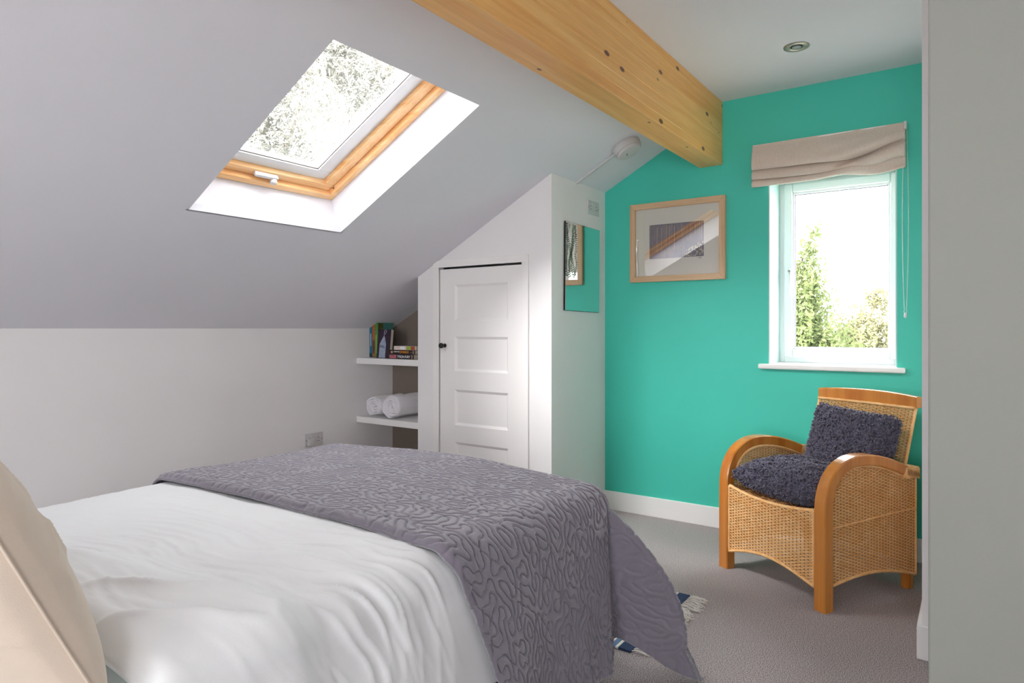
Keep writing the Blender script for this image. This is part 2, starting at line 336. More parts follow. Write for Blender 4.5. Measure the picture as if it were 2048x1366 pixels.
# ---------------------------------------------------------------- skylights
def skylight(n, yc0, yc1, lab, label_h):
    w = struct(thing('window_%d' % n, None, None), lab)
    o = Vector((SX0, 0, sz(SX0))); ex = Vector((.8836, 0, .4683)); ez = Vector((-.4683, 0, .8836))
    T = Matrix(((ex.x, 0, ez.x, o.x), (0, 1, 0, 0), (ex.z, 0, ez.z, o.z), (0, 0, 0, 1)))
    S1 = (SX1-SX0)/.8836; D = .2
    # plaster reveal (funnel)
    a = [(0, yc0, 0), (S1, yc0, 0), (S1, yc1, 0), (0, yc1, 0)]; b = [(.04, yc0+.02, D), (S1+.03, yc0+.02, D), (S1+.03, yc1-.02, D), (.04, yc1-.02, D)]
    a2 = [(-.01, yc0-.01, .0), (S1+.01, yc0-.01, .0), (S1+.01, yc1+.01, .0), (-.01, yc1+.01, .0)]; b2 = [(.02, yc0-.01, D), (S1+.05, yc0-.01, D), (S1+.05, yc1+.01, D), (.02, yc1+.01, D)]
    V = [tuple(T @ Vector(p)) for p in a+b+a2+b2]
    MB().add(V, [(i, 4+i, 4+(i+1) % 4, (i+1) % 4) for i in range(4)]+[(8+i, 8+(i+1) % 4, 12+(i+1) % 4, 12+i) for i in range(4)]+[(i, (i+1) % 4, 8+(i+1) % 4, 8+i) for i in range(4)]).build('reveal', M_CEIL, w)
    s0, s1, ya, yb = .038, S1+.032, yc0+.018, yc1-.018
    def ring(name, s0, s1, y0, y1, ws, wy, d0, d1, m, mx=None, bev=.003, parent=w):
        q = MB(); q.box(s0, s0+ws, y0, y1, d0, d1, T); q.box(s1-ws, s1, y0, y1, d0, d1, T); q.build(name, m, parent, bevel=bev)
        q = MB(); q.box(s0+ws, s1-ws, y0, y0+wy, d0, d1, T); q.box(s0+ws, s1-ws, y1-wy, y1, d0, d1, T); return q.build(name, mx or m, parent, bevel=bev)
    ring('frame', s0, s1, ya, yb, .036, .034, .165, .26, M_PINE, M_PINE_X, .006)
    ring('sash', s0+.039, s1-.039, ya+.037, yb-.037, .042, .052, .19, .25, M_PINE, M_PINE_X, .006)
    ring('glazing_bead', s0+.083, s1-.083, ya+.091, yb-.091, .056, .075, .215, .25, M_UPVC, None, .003)  # sunlit pine ledge, its washed-out brightness put into white
    ring('gasket', s0+.139, s1-.139, ya+.166, yb-.166, .005, .005, .222, .25, mat('grey_rubber', lin(120, 112, 110), .7), None, 0)
    MB().box(s0+.142, s1-.142, ya+.169, yb-.169, .234, .238, T).build('pane', M_PANE, w)
    yc = (yc0+yc1)/2
    q = MB(); q.box(.095, .112, yc-.10, yc+.02, .166, .188, T); hb = q.build('vent_catch', M_PLASTIC, w, bevel=.004)
    q = MB().lathe([(.004, -.012), (.014, -.01), (.017, 0), (.014, .012), (.004, .014)], (0, 0, 0), 14, 2)
    kv = q.build('catch_knob', M_PLASTIC, hb, smooth=True); kv.location = T @ Vector((.09, yc+.0, .160))
    q = MB().lathe([(.004, 0), (.006, -.002), (.004, -.003)], (0, 0, 0), 12, 1); sw = q.build('screw_cap', mat('steel', lin(150, 150, 155), .3, metal=1), w); sw.location = T @ Vector((.11, yb-.034, .185))
    return w
skylight(1, SK[0][0], SK[0][1], 'roof window in the sloping ceiling with orange pine frame and white reveal', 1)
# ---------------------------------------------------------------- window in the teal wall
w3 = struct(thing('window_3', None, None), 'white plastic framed window in the teal wall over a sill')
yf = YG+.235
def frame_y(name, x0, x1, z0, z1, wx, wz, y0, y1, m, parent, bev=.004):
    q = MB(); q.box(x0, x0+wx, y0, y1, z0, z1); q.box(x1-wx, x1, y0, y1, z0, z1); q.box(x0+wx, x1-wx, y0, y1, z0, z0+wz); q.box(x0+wx, x1-wx, y0, y1, z1-wz, z1)
    return q.build(name, m, parent, bevel=bev)
mq = MB()   # painted reveal lining, its pale tone is daylight put into the colour; same teal as wall below sill board
frame_y('frame', WX0+.001, WX1-.001, WZ0+.001, WZ1-.001, .030, .039, yf, yf+.06, M_UPVC, w3)
sash = frame_y('sash', WX0+.030, WX1-.004, WZ0+.032, WZ1-.02, .046, .048, yf-.016, yf+.05, M_UPVC, w3, .008)
frame_y('glazing_bead', WX0+.074, WX1-.050, WZ0+.078, WZ1-.066, .012, .014, yf+.002, yf+.03, M_UPVC, sash, .005)
frame_y('gasket', WX0+.085, WX1-.061, WZ0+.091, WZ1-.079, .003, .003, yf+.012, yf+.03, mat('grey_rubber2', lin(90, 88, 110), .7), sash, 0)
box('pane', WX0+.086, WX1-.062, yf+.018, yf+.022, WZ0+.092, WZ1-.080, M_PANE, w3)
hd = MB().box(-.883, -.861, yf-.022, yf-.016, 1.41, 1.50).build('handle_plate', M_UPVC, w3, bevel=.004)
MB().tube([(-.872, yf-.02, 1.475), (-.872, yf-.05, 1.475), (-.872, yf-.055, 1.46), (-.872, yf-.055, 1.345)], [.009, .009, .010, .008], 10).build('handle_lever', M_UPVC, hd, smooth=True)
MB().lathe([(.005, -.0225), (.005, -.024)], (-.872, yf, 1.475), 12, 1).build('handle_screw', M_DARK, hd)
box('window_sill', -.990, -.283, YG-.030, YG+.0, .927, .955, M_TRIM, w3, bevel=.008)
box('sill_board', WX0+.001, WX1-.001, YG, yf, .93, .955, M_TRIM, w3)
w5 = struct(thing('window_2', None, None), 'added unseen fill window to the right of the camera')  # unseen window added to let in fill daylight from the right
q = MB()
for y_ in (RW0, RW0+.67, RW1-.06): q.box(XR+.02, XR+.08, y_, y_+.06, RZ0, RZ1)
q.box(XR+.02, XR+.08, RW0, RW1, RZ0, RZ0+.06); q.box(XR+.02, XR+.08, RW0, RW1, RZ1-.06, RZ1); q.build('frame', M_UPVC, w5)
box('pane', XR+.045, XR+.05, RW0+.05, RW1-.05, RZ0+.05, RZ1-.05, M_PANE, w5)

w4 = struct(thing('window_4', None, None), 'added unseen fill window in the wall behind the camera')  # unseen window added for frontal fill daylight
frame_y('frame', BW0, BW1, BWZ0, BWZ1, .06, .06, YB-.09, YB-.03, M_UPVC, w4)
box('pane', BW0+.05, BW1-.05, YB-.062, YB-.058, BWZ0+.05, BWZ1-.05, M_PANE, w4)
# reveal lining of the teal wall's window, strong daylight put into its pale colour
M_REV = mat('lit_reveal_paint', lin(186, 214, 209), .6, .01, 4)
q = MB(); q.box(WX0, WX0+.006, YG+.001, yf, WZ0, WZ1); q.box(WX1-.006, WX1, YG+.001, yf, WZ0, WZ1); q.box(WX0, WX1, YG+.001, yf, WZ1-.006, WZ1); q.build('reveal', M_REV, w3)

# ================================================================ BED
BXL, BXR, BY1 = -2.40, -1.03, 2.03     # duvet outline
MT = .605
bed = thing('bed', 'double bed with a black divan base and white mattress under the bedding', 'bed', (-1.73, 1.03, 0))
def under(o, root): o.parent = root; o.location = Vector(o.location)-root.location; return o
M_BASE = mat('black_divan_fabric', lin(24, 24, 27), .85, .1, 60)
M_SHEET = mat('white_sheet', lin(224, 230, 227), .85, .01, 5, .15, 500, sheen=.1)
under(box('divan_base', -2.37, -1.07, .06, 1.97, .05, .30, M_BASE, bevel=.012), bed)
under(box('mattress', -2.375, -1.065, .05, 1.98, .302, .555, M_SHEET, bevel=.05, seg=5), bed)
for lx in (-2.30, -1.16):
    for ly in (.15, 1.86): under(MB().lathe([(.022, 0), (.026, .05)], (lx, ly, 0), 14).build('leg', M_BASE), bed)
# shared bed-surface map: (a across, b along) measured on the cloth
RR = .085
def hx(r): return np.where(r < RR*PI/2, RR*np.sin(np.clip(r, 0, None)/RR), RR)
def dz(r): return np.where(r < RR*PI/2, RR*(1-np.cos(np.clip(r, 0, None)/RR)), RR+(r-RR*PI/2))
def puff(x, y):
    yb = .86-.20*sstep(-1.25, -2.3, x)*0+.10*np.sin((x+1.1)*2.2)-.45*sstep(-1.5, -2.25, x)
    p = sstep(0, .13, yb-y+.05*(fbm(x*5, y*5, 3)-.5))
    return p
def top_z(x, y):
    z = MT+.014*(fbm(x*1.6+3, y*1.6, 11, 2)-.5)*2
    cx = np.clip((x-BXL)/(BXR-BXL), 0, 1)
    z = z+.022*np.sin(PI*cx)**.8
    z = z+.035*puff(x, y)*sstep(-2.35, -1.9, x)
    return z
# ---- duvet
def duvet():
    xa, xb = BXL+RR, BXR-RR; yb = BY1-RR
    a = np.arange(-.34, (xb-xa)+.44, .0065); b = np.arange(0, (yb-.5)+.30, .0065)
    A, B = np.meshgrid(a, b, indexing='ij'); Wd = xb-xa; Ly = yb-.5
    dl = np.clip(-A, 0, None); dr = np.clip(A-Wd, 0, None); e = np.clip(B-Ly, 0, None)
    X = xa+np.clip(A, 0, Wd); Y = .5+np.clip(B, 0, Ly)
    d = dl+dr; r = np.hypot(d, e); phi = np.arctan2(e, d+1e-9); sgn = np.where(dl > 0, -1, 1)
    hr = hx(r); Z = top_z(X, Y)-dz(r)
    X = X+sgn*np.cos(phi)*hr*(r > 0); Y = Y+np.sin(phi)*hr*(r > 0)
    drop = np.clip(r-RR*PI/2, 0, None)
    # bulge outwards on the side by the lump, gentle folds lower down
    pf = puff(np.full_like(Y, -1.1), Y)
    X = X+sgn*(dr > 0)*(.035*pf*sstep(0, .1, dr)+.02*np.sin(drop*9)*np.cos(phi))
    # rounded head edge
    he = sstep(.05, 0, B); Z = Z-.035*he**2
    P = np.stack([X, Y, Z], -1); n = grid_normals(P)
    flip = n[len(a)//2, 20, 2] < 0
    if flip: n = -n
    # wrinkles: long creases running across the bed, fanning over the near side
    U = A+.25*(fbm(A*2, B*2, 5)-.5); V = B+.22*(fbm(A*1.7+9, B*1.7, 6)-.5)-.18*A-.35*np.clip(dr, 0, .4)*np.sin(B*3)
    w1 = 1-np.abs(2*fbm(U*1.5, V*14, 21, 2)-1); w2 = 1-np.abs(2*fbm(U*3.2+4, V*26, 31, 2)-1)
    near = sstep(.35, 1.15, A)
    amp = (.15+.85*near)*(1-.55*sstep(.05, .3, dr))*(1-.9*sstep(1.02, 1.3, Y))*(1-.75*puff(P[..., 0], P[..., 1]))
    hgt = amp*(.008*w1**4+.012*w2**4)+.010*(fbm(A*3, B*3, 41, 3)-.5)
    # creases inside the lump
    L = puff(P[..., 0], P[..., 1])
    hgt += L*.016*(1-np.abs(2*fbm(A*2.2+B*3, B*5-A*5, 51, 2)-1))**5
    # vertical fall folds on the side
    hgt += sstep(.08, .3, dr)*.006*(np.sin(B*22+9*fbm(A*2, B*3, 8))+.8*(1-np.abs(2*fbm(A*2, B*16, 77, 2)-1))**3)*(1-.4*L)*(1-sstep(1.1, 1.3, Y))
    P = P+n*hgt[..., None]
    P[..., 2] += .012*np.sin(B*14+1)*sstep(.25, .5, dr)
    lim = sstep(1.04, 1.20, P[..., 1]-.40*dr)*(dr > .06); P[..., 0] = P[..., 0]*(1-lim)+np.minimum(P[..., 0], -1.022)*lim
    o = link('duvet', P.reshape(-1, 3), grid_faces(*A.shape), mat('white_duvet_cotton', lin(234, 237, 238), .85, .008, 6, .12, 600), smooth=True)
    s = o.modifiers.new('thickness', 'SOLIDIFY'); s.thickness = .022; s.offset = -1 if not flip else 1
    return tag(o, 'white cotton duvet with soft creases spread over the bed', 'duvet')
duvet()

# ---- quilted throw
def quilt(A, B):
    """stitched vermicelli pattern: zero lines of band-limited noise, worms running along A"""
    st = A[1, 0]-A[0, 0]; r = np.random.default_rng(42); w = r.normal(size=A.shape)
    fa = np.fft.fftfreq(A.shape[0], st)[:, None]; fb = np.fft.fftfreq(A.shape[1], st)[None, :]
    k = np.hypot(fa*1.7, fb); k0 = 1/.036
    g = np.real(np.fft.ifft2(np.fft.fft2(w)*np.exp(-((k-k0)/(k0*.24))**2)))
    ga, gb = np.gradient(g, st); d = np.abs(g)/(np.hypot(ga, gb)+.12*np.abs(g).mean()*k0*6)
    return 1-(1-np.clip(d/.0062, 0, 1))**2.4
def throw():
    xa, xb = BXL+RR-.018, BXR-RR+.03; ya, yb = 1.195, 2.045-RR; Wd = xb-xa; Ly = yb-ya
    SIDE, FOOT, FAR = .64, .42, .36; st = .004
    a = np.arange(-FAR, Wd+SIDE, st); b = np.arange(0, Ly+FOOT, st)
    A, B = np.meshgrid(a, b, indexing='ij')
    dl = np.clip(-A, 0, None); dr = np.clip(A-Wd, 0, None); e = np.clip(B-Ly, 0, None)
    X = xa+np.clip(A, 0, Wd); Y = ya+np.clip(B, 0, Ly)
    d = dl+dr; r = np.hypot(d, e); phi = np.degrees(np.arctan2(e, d+1e-9)); phi = np.where(r < 1e-6, 0, phi); sgn = np.where(dl > 0, -1., 1.)
    c, s_ = np.cos(np.radians(phi)), np.sin(np.radians(phi))
    hr = hx(r)*(r > 0); dr0 = np.clip(r-RR*PI/2, 0, None)
    Z0 = top_z(X, Y)+.022
    # horizontal drift of the hanging cloth per metre of drop, by angle round the foot corner
    ks = np.array([0, 4, 9, 15, 22, 29, 36, 46, 62, 78, 90.])
    ox = np.array([.045, .03, -.02, .02, .26, .48, .44, .20, .02, .03, .0]); oy = np.array([.0, .02, .06, .10, .12, .10, .22, .22, .14, .04, .05])
    OX = np.interp(phi, ks, ox); OY = np.interp(phi, ks, oy)
    # side panel waves (only where the cloth hangs from the near side)
    side = (dr > 0)*(e <= 0)
    endw = np.exp(-((B-(Ly-.06))/.07)**2)
    OXs = .03+.05*endw+.03*np.sin(B*13+.6)*(1-endw)+.0*B
    wt = np.clip(e/.02, 0, 1); OX = np.where(sgn > 0, np.where(e > 0, OX*wt+OXs*(1-wt), OXs), np.where(e > 0, .03, .03)*1.0)
    OY = np.where(e > 0, OY*wt, 0)
    fr = np.sqrt(np.clip(1-OX**2-OY**2, .1, 1))
    conv = dr0**.85*.62**.15 if False else dr0
    conv = conv+0; cone = .085*np.exp(-((phi-29)/9)**2)*np.sin(np.clip(dr0/.5, 0, 1)*PI)**.8*(e > 0)*(sgn > 0)
    X = X+cone+sgn*(c*hr+OX*conv*1.0); Y = Y+s_*hr+OY*conv
    Z = Z0-np.where(r < RR*PI/2, dz(r), RR+dr0*fr)+.10*dr0/.6*np.exp(-((phi-15)/9)**2)*(sgn > 0)*(e > 0)
    # front edge is pulled back towards the foot as it falls
    Y = Y+np.where(dr > 0, .42*np.clip(dr-.06, 0, None)*np.clip(1-B/.75, 0, 1), 0)
    # front hem curls down onto the duvet
    Z = Z-.012*sstep(.02, 0, B)*(dr < .2)
    P = np.stack([X, Y, Z], -1); n = grid_normals(P); flip = n[a.size//2, 20, 2] < 0
    if flip: n = -n
    hq = quilt(A, B); bord = sstep(.0, .016, B)*sstep(0, .016, (Ly+FOOT)-B)*sstep(0, .016, (Wd+SIDE)-A)
    hq = hq*bord+(1-bord)*.55
    low = fbm(A*4, B*4, 101, 3)-.5
    P = P+n*(.0085*hq*(1-.6*np.exp(-((phi-7)/6)**2)*(e > 0)*(dr > 0))+.010*low)[..., None]
    P[..., 2] = np.maximum(P[..., 2], .012+.006*hq)
    M = mat('grey_quilt_cotton', lin(120, 115, 127), .72, .05, 14, .2, 700, sheen=.5, spec=.3)
    o = link('quilted_throw', P.reshape(-1, 3), grid_faces(*A.shape), M, smooth=True)
    s = o.modifiers.new('thickness', 'SOLIDIFY'); s.thickness = .008; s.offset = -1 if not flip else 1
    tag(o, 'mauve grey quilted throw with stitched worm pattern draped across the bed foot', 'throw blanket')
    i = int(round((Wd+SIDE-.004+FAR)/st)); j = int(round((Ly+.33)/st)); p = P[min(i, A.shape[0]-1), min(j, A.shape[1]-1)]
    MB().box(-.010, .010, -.018, .0, 0, .0012).build('care_label', M_SHEET, o, loc=(p[0]-.02, p[1]-.02, .012), rot=(.3, .1, .3))
    return o
throw()

# ---- pillow standing at the head
def cushion_mesh(name, w, h, t, m, n=44, pinch=.10, wr=0, seed=1, ex=.42, parent=None):
    u = np.linspace(-1, 1, n*2+1); v = np.linspace(-1, 1, n+1); U, V = np.meshgrid(u, v, indexing='ij')
    T = np.clip((1-np.abs(U)**2.6)*(1-np.abs(V)**2.6), 0, 1)**ex
    X = U*w/2*(1-pinch*(1-np.abs(V)**2)*0-pinch*(V**2-1)**2*.5*np.abs(U)**3); Z = V*h/2*(1-pinch*(U**2-1)**2*.5*np.abs(V)**3)
    hw = wr*(fbm(U*w*4+V, V*h*4, seed, 2)-.5)+wr*1.1*(1-np.abs(2*fbm(U*w*5+V*h*8+3, V*h*2.5-U*w*5, seed+3, 1)-1))**3
    F = np.stack([X, -(t/2*T)-hw*T, Z], -1); Bk = np.stack([X, (t/2*T)+hw*T, Z], -1)
    nu, nv = U.shape; f = grid_faces(nu, nv); f2 = f[:, ::-1]+nu*nv
    return link(name, np.concatenate([F.reshape(-1, 3), Bk.reshape(-1, 3)]), np.concatenate([f, f2]), m, parent, smooth=True)
M_BEIGE = mat('beige_pillowcase', lin(214, 199, 182), .85, .03, 9, .25, 700, sheen=.2)
PILW = .70
pl = thing('pillow', 'beige cotton pillow propped at the head of the bed', 'pillow', (-1.385, .34, .80), (25*D2R, 0, 2*D2R))
cushion_mesh('pillowcase', .72, .44, .20, M_BEIGE, 90, .03, .009, 5, .42, parent=pl)
sm = MB(); pts = [(.362*(1-.013*(1-(z/.22)**2)**2), 0, z) for z in np.linspace(-.215, .215, 24)]
sm.tube(pts, .0022, 6); sm.build('seam', M_BEIGE, pl, smooth=True)

# ================================================================ rug by the foot of the bed
rug = thing('striped_rug', 'blue and white striped cotton rug with tassels half hidden by the bed', 'rug', (-1.0, 2.46, 0))
RW = .60; nst = 14; M_NAVY = mat('navy_yarn', lin(38, 58, 92), .9, .2, 60); M_CREAM = mat('cream_yarn', lin(224, 220, 212), .9, .06, 60); M_MBLUE = mat('blue_yarn', lin(96, 122, 156), .9, .15, 60)
xx = 0.0
for k, (w_, mm) in enumerate([(.05, M_NAVY), (.012, M_CREAM), (.02, M_MBLUE), (.05, M_CREAM), (.03, M_NAVY), (.06, M_MBLUE), (.04, M_CREAM), (.07, M_NAVY), (.03, M_CREAM), (.08, M_MBLUE), (.05, M_NAVY), (.06, M_CREAM), (.08, M_NAVY), (.06, M_MBLUE), (.05, M_CREAM), (.08, M_NAVY)]):
    box('stripe', -xx-w_+.0006, -xx, -RW/2, RW/2, .001, .009, mm, rug, bevel=.002); xx += w_
tq = MB()
for k in range(34):
    y = -RW/2+RW*(k+.5)/34
    for j in range(5):
        an = random.uniform(-.5, .5)+(-.25 if k > 17 else .25); Ln = random.uniform(.05, .085)
        p = [(0, y, .006), (.012, y+random.uniform(-.003, .003), .011)]
        for q_ in (.4, .7, 1): p.append((.012+Ln*q_*math.cos(an*q_), y+Ln*q_*math.sin(an*q_)+random.uniform(-.003, .003), .010-.006*q_+random.uniform(0, .006)))
        tq.tube(p, .0014, 4)
tag(tq.build('tassels', M_CREAM, rug), kind='stuff')

# ================================================================ ARMCHAIR
CH = Vector((-.607, 3.318, 0)); CR = -30*D2R
chair = thing('armchair', 'honey coloured wicker armchair with curved wooden arms by the teal wall', 'armchair', CH, (0, 0, CR))
AP = [(-.305, 0), (-.305, .20), (-.305, .40), (-.300, .455), (-.285, .505), (-.258, .55), (-.22, .585), (-.17, .610), (-.11, .622), (-.04, .622), (.04, .610), (.12, .588), (.20, .558)]
def sweep_rect(path, x0, x1, t):
    """band in the y,z plane: outer line given, thickness t inwards"""
    P = [Vector((0, p[0], p[1])) for p in path]; v = []; m = len(P)
    for i, p in enumerate(P):
        a = P[max(i-1, 0)]; b = P[min(i+1, m-1)]; tg = (b-a).normalized(); nn = Vector((0, tg.z, -tg.y))
        tt = t if not callable(t) else t(i/(m-1)); r = p+nn*tt; e = .005
        c0 = p+nn*e; c1 = r-nn*e
        for x, q in ((x0+e, p), (x1-e, p), (x1, c0), (x1, c1), (x1-e, r), (x0+e, r), (x0, c1), (x0, c0)): v.append((x, q.y, q.z))
    f = [(i*8+k, i*8+(k+1) % 8, (i+1)*8+(k+1) % 8, (i+1)*8+k) for i in range(m-1) for k in range(8)]
    f += [tuple(range(7, -1, -1)), tuple(range((m-1)*8, m*8))]
    return v, f
def smooth_path(p, n=3):
    for _ in range(n):
        q = [p[0]]
        for a, b in zip(p[:-1], p[1:]): q += [(a[0]*.75+b[0]*.25, a[1]*.75+b[1]*.25), (a[0]*.25+b[0]*.75, a[1]*.25+b[1]*.75)]
        p = q+[p[-1]]
    return p
APS = smooth_path(AP, 2)
for sx in (-1, 1):
    xa, xb = sorted((sx*.247, sx*.303))
    v, f = sweep_rect(APS, xa, xb, lambda t: .054-.008*min(1, t*1.6))
    link('front_leg_and_arm', v, f, M_CHAIR, chair, smooth=False)
for o in chair.children:
    o.data.polygons.foreach_set('use_smooth', [len(p.vertices) == 4 for p in o.data.polygons]); o.modifiers.new('n', 'EDGE_SPLIT').split_angle = .7
for sx in (-1, 1):
    MB().add([(sx*.262+dx*s, .262+dy*s, z) for z, s in ((0, .8), (.42, 1)) for dx, dy in ((-.022, -.022), (.022, -.022), (.022, .022), (-.022, .022))],
             [(3, 2, 1, 0), (4, 5, 6, 7), (0, 1, 5, 4), (1, 2, 6, 5), (2, 3, 7, 6), (3, 0, 4, 7)]).build('rear_leg', M_CHAIR, chair, bevel=.003)
for nm, (a, b) in {'front_rail': ((-.25, -.275, .35), (.25, -.275, .35)), 'rear_rail': ((-.25, .26, .35), (.25, .26, .35))}.items():
    MB().box(a[0], b[0], a[1]-.012, a[1]+.012, a[2]-.02, a[2]+.01).build(nm, M_CHAIR, chair, bevel=.002)
# back: reclined
def backy(z): return .215+.30*(z-.40)
def arcx(u): return .018*(1-(u/.25)**2)
nu = 25; tr = MB(); V = []
for i in range(nu):
    x = -.262+.524*i/(nu-1); bow = arcx(x)
    for (dy, dzz) in ((-.018, .0), (-.018, .047+bow*.6), (-.012, .053+bow*.6), (.014, .053+bow*.6), (.020, .047+bow*.6), (.020, 0)):
        V.append((x, backy(.80)+.03-arcx(x)*-1.2-.018+dy, .791+dzz))
F = [(i*6+k, i*6+(k+1) % 6, (i+1)*6+(k+1) % 6, (i+1)*6+k) for i in range(nu-1) for k in range(6)]+[(5, 4, 3, 2, 1, 0), tuple(range((nu-1)*6, nu*6))]
tr.add(V, F).build('top_rail', M_CHAIR, chair, bevel=.003)
# woven panels
def weave(name, fn, w0, w1, zlo, zhi, parent, pitch=.0066, stake=.0185, r=.0031, stakes=True):
    """fn(u,z) -> point, normal ; rows at constant z, u from w0..w1 ; zlo/zhi functions of u"""
    V = []; F = []; hs = stake/2; n = int(round((w1-w0)/hs)); us = [w0+(w1-w0)*i/n for i in range(n+1)]
    zmin = min(zlo(u) for u in us); zmax = max(zhi(u) for u in us); row = 0; z = zmin+pitch/2
    offs = [(r*.88, 0), (0, r*.8), (-r*.88, 0), (0, -r*.8)]    # (dz, dn)
    while z < zmax:
        prev = None
        for i, u in enumerate(us):
            if not (zlo(u) <= z <= zhi(u)): prev = None; continue
            ph = (0, 1, 0, -1)[(i+2*(row % 2)) % 4]*.0030
            p, nn = fn(u, z); k = len(V); j = random.uniform(-.0006, .0006)
            for dz_, dn in offs: q = p+nn*(ph+dn); V.append((q.x, q.y, q.z+dz_+j))
            if prev is not None:
                for a in range(4): F.append((prev+a, prev+(a+1) % 4, k+(a+1) % 4, k+a))
            prev = k
        z += pitch; row += 1
    o = tag(link(name, V, F, M_WICKER, parent, smooth=True), kind='stuff')
    if stakes:
        sb = MB()
        for i in range(1, n, 2):
            u = us[i]; a, b = zlo(u), zhi(u)
            if b-a < .02: continue
            sb.tube([fn(u, a+(b-a)*k/4)[0] for k in range(5)], .0026, 4)
        sb.v and tag(sb.build('stakes', M_WICKER_IN, o), kind='stuff')
    return o
def braid(name, pts, parent, r=.0062):
    P = [Vector(p) for p in pts]
    # resample
    L = [0]
    for a, b in zip(P[:-1], P[1:]): L.append(L[-1]+(b-a).length)
    n = max(8, int(L[-1]/.004)); R = []
    k = 0
    for i in range(n+1):
        s = L[-1]*i/n
        while k < len(P)-2 and L[k+1] < s: k += 1
        t = (s-L[k])/max(1e-9, L[k+1]-L[k]); R.append(P[k].lerp(P[k+1], min(1, t)))
    mb = MB()
    for st_ in range(3):
        q = []
        for i, p in enumerate(R):
            tg = (R[min(i+1, n)]-R[max(i-1, 0)]).normalized(); u = tg.cross(Vector((.3, .2, 1))).normalized(); w = tg.cross(u)
            an = L[-1]*i/n/.022*2*PI+st_*2*PI/3; q.append(p+u*math.cos(an)*r*.62+w*math.sin(an)*r*.62)
        mb.tube(q, r*.62, 5)
    return tag(mb.build(name, M_WICKER, parent, smooth=True), kind='stuff')
def arm_under(y):   # underside of arm band
    ys_ = [p[0]+0 for p in APS]; best = .3
    pts_ = []
    for i, p in enumerate(APS):
        a = APS[max(i-1, 0)]; b = APS[min(i+1, len(APS)-1)]; t = Vector((b[0]-a[0], b[1]-a[1])).normalized(); pts_.append((p[0]+t.y*.047, p[1]-t.x*.047))
    pts_.append((.29, .50))
    for a, b in zip(pts_[:-1], pts_[1:]):
        if a[0] <= y <= b[0] and a[1] > .2 and b[0] > a[0]: return a[1]+(b[1]-a[1])*(y-a[0])/(b[0]-a[0])
    return pts_[5][1] if y < -.2 else .50
def side_lo(y): t = (y+.26)/.54; return .095*(1-t)+.068*t+.035*math.sin(PI*min(1, max(0, t)))
for sx in (-1, 1):
    fn = lambda u, z, sx=sx: (Vector((sx*.283, u, z)), Vector((sx, 0, 0)))
    hi = lambda u: arm_under(u)+.002
    pn = weave('side_panel', fn, -.252, .285, side_lo, hi, chair)
    ys_ = np.linspace(-.250, .285, 40)
    braid('panel_border', [(sx*.286, y, arm_under(y)-.002) for y in ys_], pn)
    braid('panel_border', [(sx*.286, y, side_lo(y)) for y in ys_], pn)
    braid('panel_border', [(sx*.286, -.252, z) for z in np.linspace(side_lo(-.25), arm_under(-.25)-.01, 20)], pn, .004)
    braid('panel_border', [(sx*.286, .285, z) for z in np.linspace(side_lo(.285), .50, 20)], pn, .004)
    braid('panel_border', [(sx*.288, y, .345+.012*math.sin(y*5)) for y in ys_], pn, .0035)
    # inner lining of the arm above the seat
    fn2 = lambda u, z, sx=sx: (Vector((sx*.252, u, z)), Vector((-sx, 0, 0)))
    ip = weave('inner_side_panel', fn2, -.245, .24, lambda u: .36, hi, chair)
    braid('panel_border', [(sx*.249, y, arm_under(y)-.003) for y in np.linspace(-.245, .24, 34)], ip)
    # wicker wrapped block at the rear end of the arm
    wb_ = MB()
    wb_.box(*sorted((sx*.244, sx*.305)), .198, .280, .497, .545)
    for k in range(11): wb_.tube([(sx*(.243), .203+k*.0075, .556-.0022*k), (sx*.306, .205+k*.0075, .556-.0022*k), (sx*.306, .205+k*.0075, .516-.0022*k), (sx*.243, .205+k*.0075, .516-.0022*k)], .0042, 5, closed=True)
    tag(wb_.build('arm_wrapping', M_WICKER, chair, smooth=True), kind='stuff')
flo = lambda u: .088+.052*math.cos(u/.245*PI/2)**1.0
fhi = lambda u: .378+.022*(u/.245)**2
fp = weave('front_panel', lambda u, z: (Vector((u, -.292-.012*math.cos(u/.245*PI/2), z)), Vector((0, -1, 0))), -.242, .242, flo, fhi, chair)
xs_ = np.linspace(-.242, .242, 40); fy = lambda u: -.294-.012*math.cos(u/.245*PI/2)
braid('panel_border', [(x, fy(x), flo(x)) for x in xs_], fp); braid('panel_border', [(x, fy(x)+.004, fhi(x)+.002) for x in xs_], fp, .007)
for sx in (-1, 1): braid('panel_border', [(sx*.240, -.296, z) for z in np.linspace(.09, .40, 20)], fp, .005)
bw = lambda z: .236+.02*(z-.4)/.4
bp_ = weave('back_panel', lambda u, z: (Vector((u, backy(z)+arcx(u), z)), Vector((0, -.96, .29))), -.252, .252, lambda u: .36, lambda u: .797, chair)
braid('panel_border', [(x, backy(.79)+arcx(x)-.010, .792) for x in np.linspace(-.256, .256, 40)], bp_, .006)
for sx in (-1, 1): braid('panel_border', [(sx*.256, backy(z), z) for z in np.linspace(.36, .79, 30)], bp_, .006)
weave('rear_panel', lambda u, z: (Vector((u, .287, z)), Vector((0, 1, 0))), -.27, .27, lambda u: .10, lambda u: .47, chair)
weave('seat_panel', lambda u, z: (Vector((u, -.28+z, .372)), Vector((0, 0, 1))), -.24, .24, lambda u: 0, lambda u: .49, chair, pitch=.009)

